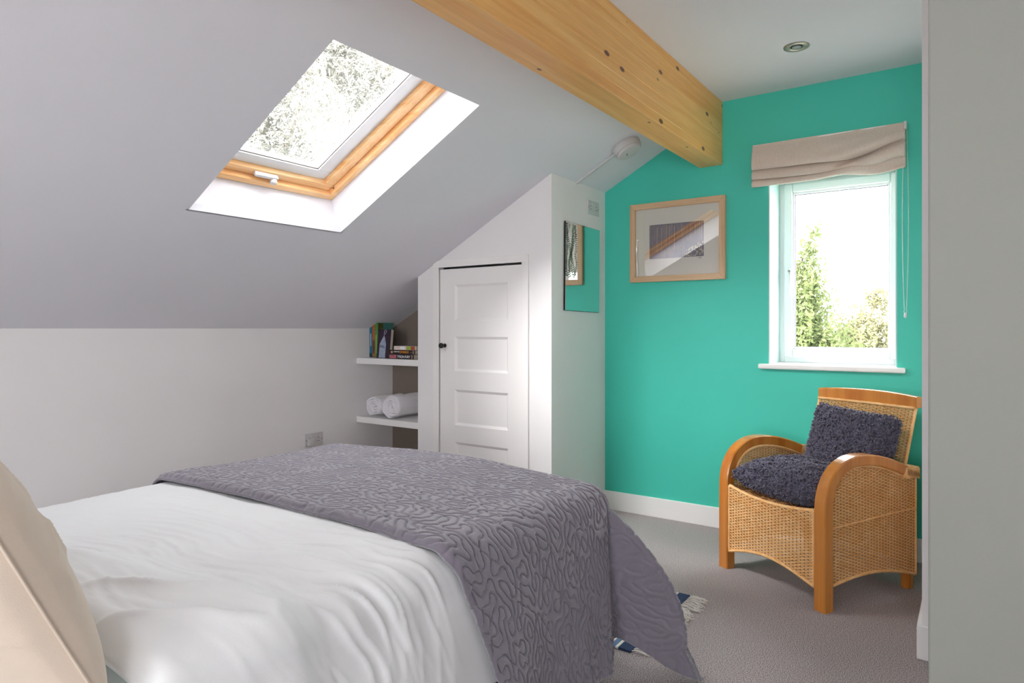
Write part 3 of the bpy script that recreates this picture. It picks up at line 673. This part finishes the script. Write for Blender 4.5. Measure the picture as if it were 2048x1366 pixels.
# shaggy cushions
M_SHAG = mat('charcoal_fleece', lin(84, 80, 98), .95, .22, 40, spec=.1, sheen=.35)
def shaggy(name, label, w, h, t, loc, rot, n, seed, group=None):
    th = thing(name, label, 'cushion', loc, rot, group)
    cov = cushion_mesh('cover', w, h, t, M_SHAG, 26, .07, .01, seed, .45, parent=th)
    me = cov.data; V = np.array([v.co[:] for v in me.vertices]); F = [p.vertices[:] for p in me.polygons]
    ar = np.array([p.area for p in me.polygons]); N_ = np.array([p.normal[:] for p in me.polygons]); C_ = np.array([p.center[:] for p in me.polygons])
    N_ = np.where((C_[:, 1:2]*N_[:, 1:2]) < 0, -N_, N_)
    r = np.random.default_rng(seed); idx = r.choice(len(F), n, p=ar/ar.sum()); mb = MB(); vv = []; ff = []
    for i in idx:
        q = V[list(F[i])]; wts = r.dirichlet([1]*len(q)); p = Vector(wts @ q); nn = Vector(N_[i])
        tg = nn.cross(Vector(r.normal(size=3))).normalized(); bt = nn.cross(tg); L = r.uniform(.013, .021); cur = r.uniform(.5, 1.2)
        rad = r.uniform(.0030, .0044); base = len(vv)
        c = [p, p+nn*L*.45+tg*L*.25*cur, p+nn*L*.80+tg*L*.75*cur, p+nn*L*.55+tg*L*1.15*cur]
        for j, cc in enumerate(c):
            rr = rad*(.8, 1.1, 1.0, .5)[j]; ax = nn if j >= 2 else tg
            for k in range(4):
                an = k*PI/2; vv.append(tuple(cc+bt*math.cos(an)*rr+ax*math.sin(an)*rr))
        for j in range(3):
            for k in range(4): ff.append((base+j*4+k, base+j*4+(k+1) % 4, base+j*4+4+(k+1) % 4, base+j*4+4+k))
        ff.append((base+12, base+13, base+14, base+15))
    tag(link('pile', vv, ff, M_SHAG, th, smooth=True), kind='stuff')
    return th
cm = Matrix.Translation(CH) @ Matrix.Rotation(CR, 4, 'Z')
def chair_pt(p): return cm @ Vector(p)
shaggy('cushion', 'charcoal shaggy cushion leaning upright against the wicker chair back', .40, .335, .13, chair_pt((.075, .130, .602)), (-16*D2R, 3*D2R, CR), 4600, 3, 'shaggy charcoal cushions')
shaggy('cushion', 'charcoal shaggy seat cushion lying flat on the wicker chair seat', .455, .40, .15, chair_pt((.0, -.08, .458)), (90*D2R, 0, CR), 5600, 8, 'shaggy charcoal cushions')
#@@P3
# ================================================================ blind with bead chain
M_LINEN = mat('taupe_linen', lin(214, 199, 186), .9, .05, 150, .5, 900, sheen=.2, stretch=(1, 1, .3))
bl = thing('roman_blind', 'taupe linen roman blind gathered up above the window', 'blind', (-.65, YG, 0))
MB().box(-.362, .362, -.032, -.002, 2.145, 2.168).build('headrail', M_TRIM, bl, bevel=.002)
def blind_fabric():
    nx = 120; xs = np.linspace(-.367, .367, nx)
    sec = []  # per column profile points
    P = []
    ns = 90
    for x in xs:
        u = (x+.367)/.734
        sag = .012*math.sin(PI*u)
        # bottoms of the three lips
        z1 = 2.030-sag*.8+.055*float(sstep(.66, 1.0, u))*1.0; z2 = 1.975-sag*.6+.030*float(sstep(.75, 1.0, u)); z3 = 1.935+.012*u-sag*.2+.010*float(sstep(.80, 1.0, u))
        y1 = .058+.018*math.sin(PI*u)-.012*float(sstep(.9, 1., u)); y2 = .052+.006*math.sin(PI*u*2); y3 = .044
        ctrl = [(.030, 2.168), (.034, 2.15), (y1*.85, (2.168+z1)/2), (y1, z1+.030), (y1-.004, z1+.004), (y1-.016, z1), (.028, z1+.022), (.026, z1+.012), (y2*.95, z2+.030), (y2, z2+.006), (y2-.014, z2), (.024, z2+.018), (.024, z2+.008), (y3, z3+.020), (y3, z3+.004), (y3-.012, z3), (.012, z3+.02), (.010, z3+.12)]
        c = np.array(ctrl); t = np.linspace(0, len(c)-1, ns); i = np.clip(t.astype(int), 0, len(c)-2); f = t-i
        def g(k): return c[np.clip(i+k, 0, len(c)-1)]
        f_ = f[:, None]; q = .5*((2*g(0))+(-g(-1)+g(1))*f_+(2*g(-1)-5*g(0)+4*g(1)-g(2))*f_**2+(-g(-1)+3*g(0)-3*g(1)+g(2))*f_**3)
        P.append(np.stack([np.full(ns, x), -q[:, 0], q[:, 1]], -1))
    P = np.array(P); U = (P[..., 0]+.367)/.734; Zz = P[..., 2]
    # crumpled diagonal folds towards the right
    m = sstep(.42, .72, U)*sstep(2.12, 2.03, Zz)
    dg = (U-.5)*1.0-(Zz-1.95)*4.5
    P[..., 1] -= m*.016*np.sin(dg*14)+.004*np.sin(U*9+Zz*30)*sstep(2.15, 2.05, Zz)
    P[..., 2] += m*.012*np.sin(dg*9+1.2)
    P[..., 1] -= .003*(fbm(U*6, Zz*20, 4, 3)-.5)
    P[..., 1] = np.minimum(P[..., 1], -.006)
    o = link('fabric', P.reshape(-1, 3), grid_faces(nx, ns), M_LINEN, bl, smooth=True)
    s = o.modifiers.new('t', 'SOLIDIFY'); s.thickness = .002
blind_fabric()
M_BEAD = mat('white_bead', lin(226, 222, 220), .35)
bq = MB(); zc = 2.15; n = 150
def bead(mb, p, r=.0026):
    x, y, z = p; mb.add([(x+r, y, z), (x, y+r, z), (x-r, y, z), (x, y-r, z), (x, y, z+r), (x, y, z-r)], [(0, 1, 4), (1, 2, 4), (2, 3, 4), (3, 0, 4), (1, 0, 5), (2, 1, 5), (3, 2, 5), (0, 3, 5)])
zb = 1.235
for k in range(n):
    z = zc-(zc-zb)*k/n; sp = .004+.009*math.sin(PI*min(1, (zc-z)/(zc-zb)))**.8
    bead(bq, (.366-sp+.002, -.046, z)); bead(bq, (.366+sp+.002, -.046, z))
for k in range(9): a = PI*k/8; bead(bq, (.368+.006*math.cos(a), -.046, zb-.010*math.sin(a)))
tag(bq.build('bead_chain', M_BEAD, bl, smooth=True), kind='stuff')
MB().box(.360, .374, -.05, -.030, 2.13, 2.17).build('chain_pulley', M_PLASTIC, bl, bevel=.003)
MB().lathe([(.002, .012), (.006, .008), (.007, -.006), (.003, -.014)], (.368, -.046, 1.215), 12).build('chain_weight', M_PLASTIC, bl, smooth=True)

# ================================================================ framed picture on the teal wall
pic = thing('framed_picture', 'purple woodland print in a wide cream mount and pale oak frame on the teal wall', 'picture', (-1.4675, YG, 1.675), (0, .1*D2R, 0))
PW, PH, fw = .296, .241, .036
def mitre(name, pts, m):
    v = [(p[0], y, p[1]) for y in (-.024, -.001) for p in pts]; n = len(pts)
    MB().add(v, [tuple(range(n)), tuple(range(2*n-1, n-1, -1))]+[(i, n+i, n+(i+1) % n, (i+1) % n) for i in range(n)]).build(name, m, pic, bevel=.0015, seg=1)
a, b, c, d = PW, PH, PW-fw, PH-fw
mitre('frame_side', [(-a, -b), (a, -b), (c, -d), (-c, -d)], M_OAK_X); mitre('frame_side', [(-c, d), (c, d), (a, b), (-a, b)], M_OAK_X)
mitre('frame_side', [(-a, -b), (-c, -d), (-c, d), (-a, b)], M_OAK_Z); mitre('frame_side', [(c, -d), (a, -b), (a, b), (c, d)], M_OAK_Z)
M_MAT = mat('cream_mount', lin(222, 216, 202), .9, .01, 10)
ix0, ix1, iz0, iz1 = -.170, .168, -.101, .107
q = MB(); q.box(-c, ix0, -.010, -.007, -d, d); q.box(ix1, c, -.010, -.007, -d, d); q.box(ix0, ix1, -.010, -.007, -d, iz0); q.box(ix0, ix1, -.010, -.007, iz1, d); q.build('mount', M_MAT, pic)
M_PURP = mat('print_purple', lin(66, 44, 66), .8, .0, 20, col2=lin(96, 74, 100)); M_LIL = mat('print_lilac', lin(120, 104, 130), .8, .1, 30)
pr = box('print', ix0, ix1, -.006, -.004, iz0, iz1, M_PURP, pic)
q = MB(); r_ = random.Random(4)
for k in range(34):
    x = ix0+.01+(ix1-ix0-.02)*k/33+r_.uniform(-.004, .004); wv = r_.uniform(.0004, .0011); z0 = iz0+r_.uniform(.0, .05)+(.09 if x > .05 else 0); z1 = iz1-r_.uniform(0, .02)
    q.add([(x-wv, -.0063, z0), (x+wv, -.0063, z0), (x+wv*.5+r_.uniform(-.004, .004), -.0063, z1), (x-wv*.5, -.0063, z1)], [(0, 1, 2, 3)])
q.build('tree_trunks_print', mat('print_ochre', lin(170, 138, 104), .8), pr)
q = MB()
for k in range(85):
    x = .060+.104*r_.random(); z = iz0+.006+.085*r_.random()*(.45+.55*(x-.06)/.1); rd = r_.uniform(.0022, .0042); nn = 8
    q.add([(x+rd*math.cos(2*PI*i/nn), -.0065, z+rd*math.sin(2*PI*i/nn)) for i in range(nn)], [tuple(range(nn))])
q.build('blossom_print', mat('print_cream', lin(214, 200, 160), .8), pr)
q = MB()
for k in range(40):
    x = ix0+.17*r_.random()+.08; z = iz0+.01+.06*r_.random()
    q.add([(x, -.0064, z), (x+.002, -.0064, z), (x+.004+r_.uniform(0, .01), -.0064, z+.03), (x+.003, -.0064, z+.03)], [(0, 1, 2, 3)])
q.build('grass_print', mat('print_grey', lin(74, 66, 84), .8), pr)
box('pane', -c, c, -.016, -.0145, -d, d, glass_mat('picture_glass', 2.3), pic)
text('~ mh', .014, mat('pencil', lin(110, 104, 100), .9), (.125, -.0104, iz0-.012), (PI/2, 0, 0), pic, .0001, name='signature')

# ================================================================ mirror on the cupboard flank
mir = thing('wall_mirror', 'narrow frameless mirror with leaf decoration on the cupboard side wall', 'mirror', (XM, 3.5065, 1.51), (-.8*D2R, 0, 0))
M_MIR = mat('mirror_silver', (.86, .90, .88, 1), .015, 0, 3, metal=1)
box('backing', .002, .012, -.2095, .2095, -.258, .258, M_DARK, mir)
MB().box(.0122, .0145, -.208, .208, -.2565, .2565).build('mirror_glass', M_MIR, mir)
q = MB(); r_ = random.Random(11)
def leaf(y, z, an, L, w):
    c_, s_ = math.cos(an), math.sin(an); pts = [(0, 0), (L*.35, w), (L*.7, w*.8), (L, 0), (L*.7, -w*.8), (L*.35, -w)]
    q.add([(.0149, y+px*c_-pz*s_, z+px*s_+pz*c_) for px, pz in pts], [(0, 1, 2, 3, 4, 5)])
for s in range(7):
    y = -.205+.018*s; z = -.08+.02*r_.random(); an = PI/2
    while z < .228:
        an += r_.uniform(-.35, .35); an = max(1.1, min(2.0, an)); z += .012*math.sin(an); y += .012*math.cos(an)
        if y < -.20 or y > -.05-.06*((.25-z)/.33): y = max(-.2, min(-.07, y))
        leaf(y, z, an+.9, .015, .0042); leaf(y, z, an-.9, .015, .0042)
q.build('leaf_decoration', mat('frosted_decal', lin(150, 163, 144), .7), mir)

# ================================================================ sockets
def socket(name, label, T, plug=False):
    s = thing(name, label, 'socket', group='double wall sockets'); s.matrix_world = T
    MB().box(-.073, .073, -.0005, .008, -.043, .043).build('plate', M_PLASTIC, s, bevel=.003)   # local y+ = out
    for cx in (-.036, .036):
        q = MB(); q.box(cx-.002, cx+.002, .0078, .0086, .006, .014); q.box(cx-.012, cx-.005, .0078, .0086, -.013, -.009); q.box(cx+.005, cx+.012, .0078, .0086, -.013, -.009)
        q.build('pin_holes', M_DARK, s)
    for cx in (-.016, .016):
        sw_ = MB().box(cx-.005, cx+.005, .007, .0115, .014, .030).build('rocker_switch', M_PLASTIC, s, bevel=.0015)
    for cx in (-.062, .062): MB().lathe([(.003, .0078), (.003, .0088)], (cx, 0, 0), 10, 1).build('screw', M_DARK, s)
    return s
def TY(loc, out):   # local +y -> out
    o = Vector(out).normalized(); x = o.cross(Vector((0, 0, 1))).normalized(); return Matrix(((x.x, o.x, 0, loc[0]), (x.y, o.y, 0, loc[1]), (x.z, o.z, 1, loc[2]), (0, 0, 0, 1)))
socket('wall_socket', 'white double socket high on the cupboard side wall above the mirror', TY((XM+.001, 3.648, 1.895), (1, 0, 0)))
socket('wall_socket', 'white double socket low on the knee wall with a plug in it', TY((XL+.001, 2.832, .417), (1, 0, 0)))
pg = thing('plug', 'white three pin plug with its cable in the low wall socket', 'plug', (XL, 2.795, .405))
MB().box(.0097, .036, -.022, .022, -.024, .022).build('plug_body', M_PLASTIC, pg, bevel=.006, seg=3)
MB().tube([(.024, 0, -.022), (.026, 0, -.05), (.024, .004, -.12), (.022, .0, -.2), (.022, -.01, -.27), (.03, -.02, -.395)], .0035, 8).build('cable', M_PLASTIC, pg, smooth=True)

# ================================================================ smoke detector and cable trunking on the slope
ex = Vector((.8836, 0, .4683)); en = Vector((.4683, 0, -.8836))
def TS(x, y): return Matrix(((ex.x, 0, en.x, x), (0, -1, 0, y), (ex.z, 0, en.z, sz(x)), (0, 0, 0, 1)))  # local z+ = into the room
sd = thing('smoke_detector', 'round white smoke detector on the slope beside the beam', 'smoke detector'); sd.matrix_world = TS(-1.625, 3.447)
MB().lathe([(.080, .0005), (.081, .016), (.078, .040)], n=40).build('base', M_PLASTIC, sd, smooth=False, bevel=.001)
MB().lathe([(.074, .040), (.074, .046), (.066, .054), (.030, .056)], n=40).build('cover', M_PLASTIC, sd, bevel=.001)
q = MB()
for k in range(3): a = 2.2+k*.5; q.box(.020*math.cos(a)-.002, .020*math.cos(a)+.002, .020*math.sin(a)-.006, .020*math.sin(a)+.006, .0555, .0568)
q.build('vent_slots', mat('grey_vent', lin(120, 120, 124), .6), sd)
MB().lathe([(.003, .030), (.003, .0345)], (-.079, -.012, -.010), 8).build('indicator', M_DARK, sd)
tk = thing('cable_trunking', 'slim white cable trunking running down the slope from the smoke detector', 'cable trunking'); tk.matrix_world = TS(-1.80, 3.447)
MB().box(-.168, .118, -.009, .009, .0003, .012).build('channel', M_PLASTIC, tk, bevel=.002)
# ================================================================ recessed downlight
dl = thing('downlight', 'small round recessed ceiling downlight above the window side', 'ceiling light', (-.679, 3.265, CZ))
MB().lathe([(.056, -.0005), (.056, -.003), (.040, -.006), (.030, -.004), (.027, -.0008)], n=40).build('bezel', mat('satin_nickel', lin(176, 172, 160), .35, metal=.6), dl, smooth=True)
MB().lathe([(.026, -.0008), (.026, -.0035)], n=30).build('gap_ring', M_DARK, dl)
MB().lathe([(.021, -.002), (.021, -.006), (.012, -.009)], n=30).build('lamp_lens', mat('lamp_glass', lin(150, 160, 160), .15), dl, smooth=True)

# ================================================================ shelves, books, towels
for nm, z, lb in (('floating_shelf', .943, 'upper white floating shelf holding the books in the niche'), ('floating_shelf', .530, 'lower white floating shelf holding the rolled towels in the niche')):
    tag(box(nm, XL+.001, -2.961, 3.206, 3.559, z-.042, z, M_TRIM, bevel=.002), lb, 'shelf', 'white floating shelves in the niche')
def book(label, w, d, h, m, T, group, extra=None):
    """spine faces local -y; thickness along x, depth along y, height along z"""
    b = thing('book', label, 'book', group=group); b.matrix_world = T; t = .0022
    q = MB(); q.box(-w/2, w/2, 0, t, 0, h); q.box(-w/2, -w/2+t, t, d, 0, h); q.box(w/2-t, w/2, t, d, 0, h); q.build('cover', m, b, bevel=.0006, seg=1)
    MB().box(-w/2+t, w/2-t, t, d-.004, .003, h-.003).build('pages', M_PAGE, b)
    if extra: extra(b)
    return b
M_PAGE = mat('book_pages', lin(206, 198, 180), .9, .08, 300, stretch=(8, .1, .1))
def bm(n, r, g, b_, **k): return mat('cover_'+n, lin(r, g, b_), .45, .05, 60, **k)
G = 'books on the upper shelf'; zs = .9435
def mark(b, nm, m, x0, x1, z0, z1, y=-.0006): MB().box(x0, x1, y, y+.0007, z0, z1).build(nm, m, b)
book('tall teal blue hardback standing nearest the knee wall', .028, .16, .25, bm('blue', 20, 110, 140), Matrix.Translation((XL+.018, 3.325, zs)), G,
     lambda b: (mark(b, 'spine_band', bm('darkteal', 10, 60, 66), -.0138, .0138, .002, .03), mark(b, 'spine_title', M_CREAM, -.003, .003, .08, .17)))
book('tall orange and brown patterned book between the blue and green ones', .024, .16, .246, bm('orange', 150, 74, 36, col2=lin(190, 130, 90)), Matrix.Translation((XL+.0455, 3.325, zs)), G,
     lambda b: (mark(b, 'spine_panel', bm('rust', 190, 92, 30), -.008, .006, .14, .235), mark(b, 'spine_picture', bm('brown', 96, 62, 48), -.008, .010, .03, .12)))
def green_extra(b):
    MB().box(.0125, .0131, .004, .150, .002, .246).build('cover_picture', bm('tealcover', 70, 130, 124), b)
    MB().box(.0131, .0136, .006, .055, .185, .244).build('cover_leaves', bm('leafy', 100, 110, 40, col2=lin(60, 50, 30)), b)
    mark(b, 'spine_title', bm('lime', 150, 190, 90), -.004, .004, .03, .16)
book('tall green book with a leafy teal front cover', .025, .155, .248, bm('green', 84, 146, 62), Matrix.Translation((XL+.0715, 3.327, zs)), G, green_extra)
# dark paperback facing out, leaning back
T = Matrix.Translation((-3.372, 3.252, zs+.001)) @ Matrix.Rotation(-.03, 4, 'Z') @ Matrix.Rotation(-.10, 4, 'X')
fb = thing('book', 'dark purple paperback with a pale hanging tag on its cover facing forwards', 'book', group=G); fb.matrix_world = T
q = MB(); q.box(-.064, .064, -.001, 0, 0, .200); q.box(-.064, .064, .024, .025, 0, .200); q.box(-.065, -.064, -.001, .025, 0, .200); q.build('cover', bm('purple', 34, 22, 48, col2=lin(54, 30, 50)), fb)
MB().box(-.063, .062, .0005, .0235, .002, .198).build('pages', M_PAGE, fb)
q = MB(); q.add([(-.042, -.0014, .002), (.022, -.0014, .002), (.022, -.0014, .10), (.004, -.0014, .150), (-.008, -.0014, .152), (-.042, -.0014, .098)], [(0, 1, 2, 3, 4, 5)])
q.build('cover_tag', bm('paletag', 130, 150, 176, col2=lin(176, 184, 200)), fb)
q = MB(); q.tube([(-.002, -.002, .142), (-.002, -.002, .19), (.010, -.002, .196), (.022, -.002, .19), (.006, -.002, .165)], .0015, 5); q.build('cover_string', bm('string', 190, 190, 205), fb)
text('WILL', .024, mat('ink_navy', lin(46, 56, 86), .6), (-.039, -.0016, .072), (PI/2, 0, 0), fb, .0001, sx=.9)
# flat stack
def flat_book(label, L, d, t, z, x0, m, dy=0, rz=0, extra=None):
    b = thing('book', label, 'book', (x0, 3.232+dy, z), (0, 0, rz), G); c_ = .0016
    q = MB(); q.box(0, L, 0, d, 0, c_); q.box(0, L, 0, d, t-c_, t); q.box(0, L, 0, c_, c_, t-c_); q.build('cover', m, b)
    MB().box(.002, L-.002, c_, d-.003, c_, t-c_).build('pages', M_PAGE, b)
    if extra: extra(b, t)
    return b
M_INKW = mat('ink_white', lin(232, 232, 236), .5); M_INKO = mat('ink_orange', lin(226, 142, 40), .5)
M_BLK = bm('black', 22, 18, 22)
def ex1(b, t):
    mark(b, 'spine_lettering_block', bm('pink', 150, 70, 82, col2=lin(190, 120, 130)), .004, .070, .004, t-.004)
    text('TYSON FURY', .0235, M_INKW, (.078, -.0008, .008), (PI/2, 0, 0), b, .0002, sx=.86)
    mark(b, 'spine_logo', bm('tan', 150, 112, 92), .208, .222, .003, t-.003)
def ex2(b, t):
    mark(b, 'spine_portrait', bm('face', 200, 150, 100), .012, .030, .006, t-.008)
    text('LOOSE HEAD', .011, M_INKW, (.040, -.0008, .013), (PI/2, 0, 0), b, .0002, sx=.8)
    text('JOE MARLER', .0215, M_INKO, (.096, -.0008, .008), (PI/2, 0, 0), b, .0002, sx=.70)
    mark(b, 'spine_star', M_INKW, .197, .201, .012, .016); mark(b, 'spine_logo', bm('tan', 150, 112, 92), .212, .226, .003, t-.003)
def ex3(b, t):
    mark(b, 'spine_green_end', bm('lime2', 150, 176, 66), .118, .160, .001, t-.001); mark(b, 'spine_red_end', bm('red', 168, 72, 44), .160, .198, .001, t-.001)
    mark(b, 'spine_title_box', mat('ink_pale', lin(232, 236, 232), .5), .060, .104, .004, t-.004)
flat_book('black hardback with white spine lettering at the bottom of the stack', .230, .15, .032, zs, -3.292, M_BLK, 0, 0, ex1)
flat_book('black hardback with orange spine lettering in the middle of the stack', .232, .15, .029, zs+.0324, -3.288, M_BLK, .002, .01, ex2)
flat_book('cream and lime green paperback on top of the stack', .205, .13, .026, zs+.0618, -3.250, bm('cream', 214, 198, 192), .004, -.01, ex3)
# rolled towels
M_TOWEL = mat('white_towelling', lin(240, 239, 243), .95, .02, 40, .9, 500, sheen=.5)
def towel(label, x, y, z, r, L, seed, flap):
    t = thing('rolled_towel', label, 'towel', (x, y, z), (0, 0, .02), 'rolled white towels on the lower shelf')
    turns = 3.6; n = 150; P = []; th_ = r/(turns+.9)
    for i in range(n):
        f = i/(n-1); a = flap-2*PI*turns*(1-f); rr = r*.10+(r*.94-r*.10)*f
        rr += .0028*math.sin(a*3+seed)+.002*math.sin(a*7+seed*2)
        P.append((rr*math.cos(a)*1.03, rr*math.sin(a)*.97))
    v = []; ks = 12
    for k in range(ks+1):
        fy_ = k/ks; yy = L*fy_
        for i, (px, pz) in enumerate(P):
            a = math.atan2(pz, px); rr = math.hypot(px, pz); hw = th_*.40*(1 if 0 < i < n-1 else .3)
            e_ = (.6 if k in (0, ks) else 1); wob = .002*math.sin(fy_*9+a*2+seed); cone = .010*(1-rr/r)*(1 if k == 0 else 0)
            for sg in (1, -1): q_ = rr+sg*hw*e_+wob; v.append((q_*math.cos(a), yy+cone+.0035*math.sin(i*.35+seed)*(k == 0), q_*math.sin(a)))
    f = []; m_ = 2*n
    for k in range(ks):
        for i in range(n-1):
            b0 = k*m_+2*i; b1 = b0+m_
            f += [(b0, b1, b1+2, b0+2), (b0+1, b0+3, b1+3, b1+1)]
        f.append((k*m_+2*(n-1), (k+1)*m_+2*(n-1), (k+1)*m_+2*(n-1)+1, k*m_+2*(n-1)+1))
    for i in range(n-1): f += [(2*i, 2*i+2, 2*i+3, 2*i+1), (ks*m_+2*i, ks*m_+2*i+1, ks*m_+2*i+3, ks*m_+2*i+2)]
    link('towel_roll', v, f, M_TOWEL, t, smooth=True)
towel('left rolled white towel on the lower shelf, nearest the knee wall', -3.436, 3.225, .5305+.077, .074, .30, 1, -2.0)
towel('right and larger rolled white towel on the lower shelf', -3.258, 3.215, .5305+.086, .083, .31, 4, -1.7)

# ================================================================ garden outside
struct(box('garden_ground', -25, 25, YG+.6, 45, -2.9, -2.8, mat('grass_field', lin(148, 150, 138), .95, .3, .6)), 'grassy garden far below the window')
struct(box('garden_ground', -30, XL-1, YB-10, YG+.6, -2.9, -2.8, MATS['grass_field']), 'grassy garden on the left side')
def tree(name, label, base, height, blobs, leaf_len, m, seed, group=None, lw=.45):
    t = thing(name, label, 'tree', base, group=group); r = np.random.default_rng(seed); B = Vector(base)
    mt = MB(); mt.tube([(0, 0, 0), (.05, .03, height*.35), (-.04, .05, height*.7), (.0, .0, height)], [.11, .08, .05, .015], 8)
    for c, rad, n in blobs:
        cc = Vector(c)-B; mt.tube([(0, 0, max(.5, cc.z*.72)), tuple(cc*.6+Vector((0, 0, cc.z*.3))), tuple(cc+Vector((0, 0, rad[2]*.5)))], [.035, .022, .006], 5)
    mt.build('trunk', mat('bark', lin(120, 104, 90), .95, .2, 12), t)
    vs = []; fs = []
    for c, rad, n in blobs:
        cc = np.array(c)-np.array(base)
        d = r.normal(size=(n, 3)); d /= np.linalg.norm(d, axis=1)[:, None]; rr = r.random(n)**(1/2.2)
        p = cc+d*rr[:, None]*np.array(rad)*(1+.35*np.sin(d[:, :1]*7+d[:, 1:2]*5+seed))
        a = r.normal(size=(n, 3)); a /= np.linalg.norm(a, axis=1)[:, None]; b = np.cross(a, r.normal(size=(n, 3))); b /= np.linalg.norm(b, axis=1)[:, None]
        L = leaf_len*r.uniform(.6, 1.3, n)[:, None]
        k = len(vs); q = np.stack([p-a*L/2, p+b*L*lw/2+a*L*.05, p+a*L/2, p-b*L*lw/2+a*L*.05], 1).reshape(-1, 3)
        vs += q.tolist(); fs += (np.arange(n)[:, None]*4+np.arange(4)[None]+k).tolist()
    tag(link('foliage', vs, fs, m, t), kind='stuff')
    return t
def leafmat(n, c1, c2):
    m = mat(n, c1, .7, 0, 2.5, col2=c2, detail=6); nt = m.node_tree; b = nt.nodes['Principled BSDF']; o = nt.nodes['Material Output']
    tl = nt.nodes.new('ShaderNodeBsdfTranslucent'); mx = nt.nodes.new('ShaderNodeMixShader'); mx.inputs[0].default_value = .4
    rp = [x for x in nt.nodes if x.type == 'VALTORGB'][0]; nt.links.new(rp.outputs[0], tl.inputs[0]); nt.links.new(b.outputs[0], mx.inputs[1]); nt.links.new(tl.outputs[0], mx.inputs[2]); nt.links.new(mx.outputs[0], o.inputs[0]); return m
LM1 = leafmat('leaf_green', lin(66, 78, 40), lin(98, 108, 62)); LM2 = leafmat('leaf_yellow', lin(88, 88, 56), lin(110, 108, 76)); LM3 = leafmat('leaf_pale', lin(118, 120, 113), lin(148, 145, 138))
tree('garden_tree', 'tall leafy green tree outside the left side of the window', (-2.3, 9.2, -2.8), 5.0,
     [((-1.85, 9.0, 1.25), (.42, .45, .5), 7500), ((-1.6, 9.1, .75), (.55, .5, .45), 7000), ((-1.78, 9.0, 1.75), (.26, .3, .3), 1700), ((-1.72, 9.0, 2.12), (.13, .15, .28), 420), ((-1.62, 8.9, 2.38), (.07, .1, .16), 60), ((-2.2, 9.0, .3), (.9, .7, .6), 4500)], .062, LM1, 3)
tree('garden_shrub', 'yellow green shrubs low outside the right side of the window', (-1.6, 11.5, -2.8), 3.9,
     [((-2.1, 11.2, .85), (.75, .5, .5), 6500), ((-1.4, 11.4, 1.0), (.6, .5, .5), 7000), ((-1.2, 11.4, 1.6), (.24, .3, .26), 700), ((-1.4, 11.5, .4), (1.2, .5, .5), 4000)], .06, LM2, 5)
tree('overhanging_tree', 'pale feathery tree seen through the roof window', (-7.6, 5.2, -2.8), 7.5,
     [((-6.3, 4.6, 2.9), (1.0, 1.0, .9), 8000), ((-5.9, 4.1, 4.0), (.9, .9, .8), 6500), ((-6.2, 5.5, 3.6), (.8, .8, .7), 1500), ((-6.6, 4.0, 3.4), (.8, .9, .9), 7000), ((-6.3, 5.1, 4.5), (.8, .8, .8), 9000), ((-5.7, 5.6, 4.1), (.7, .7, .6), 5000)], .11, LM3, 9, lw=.16)
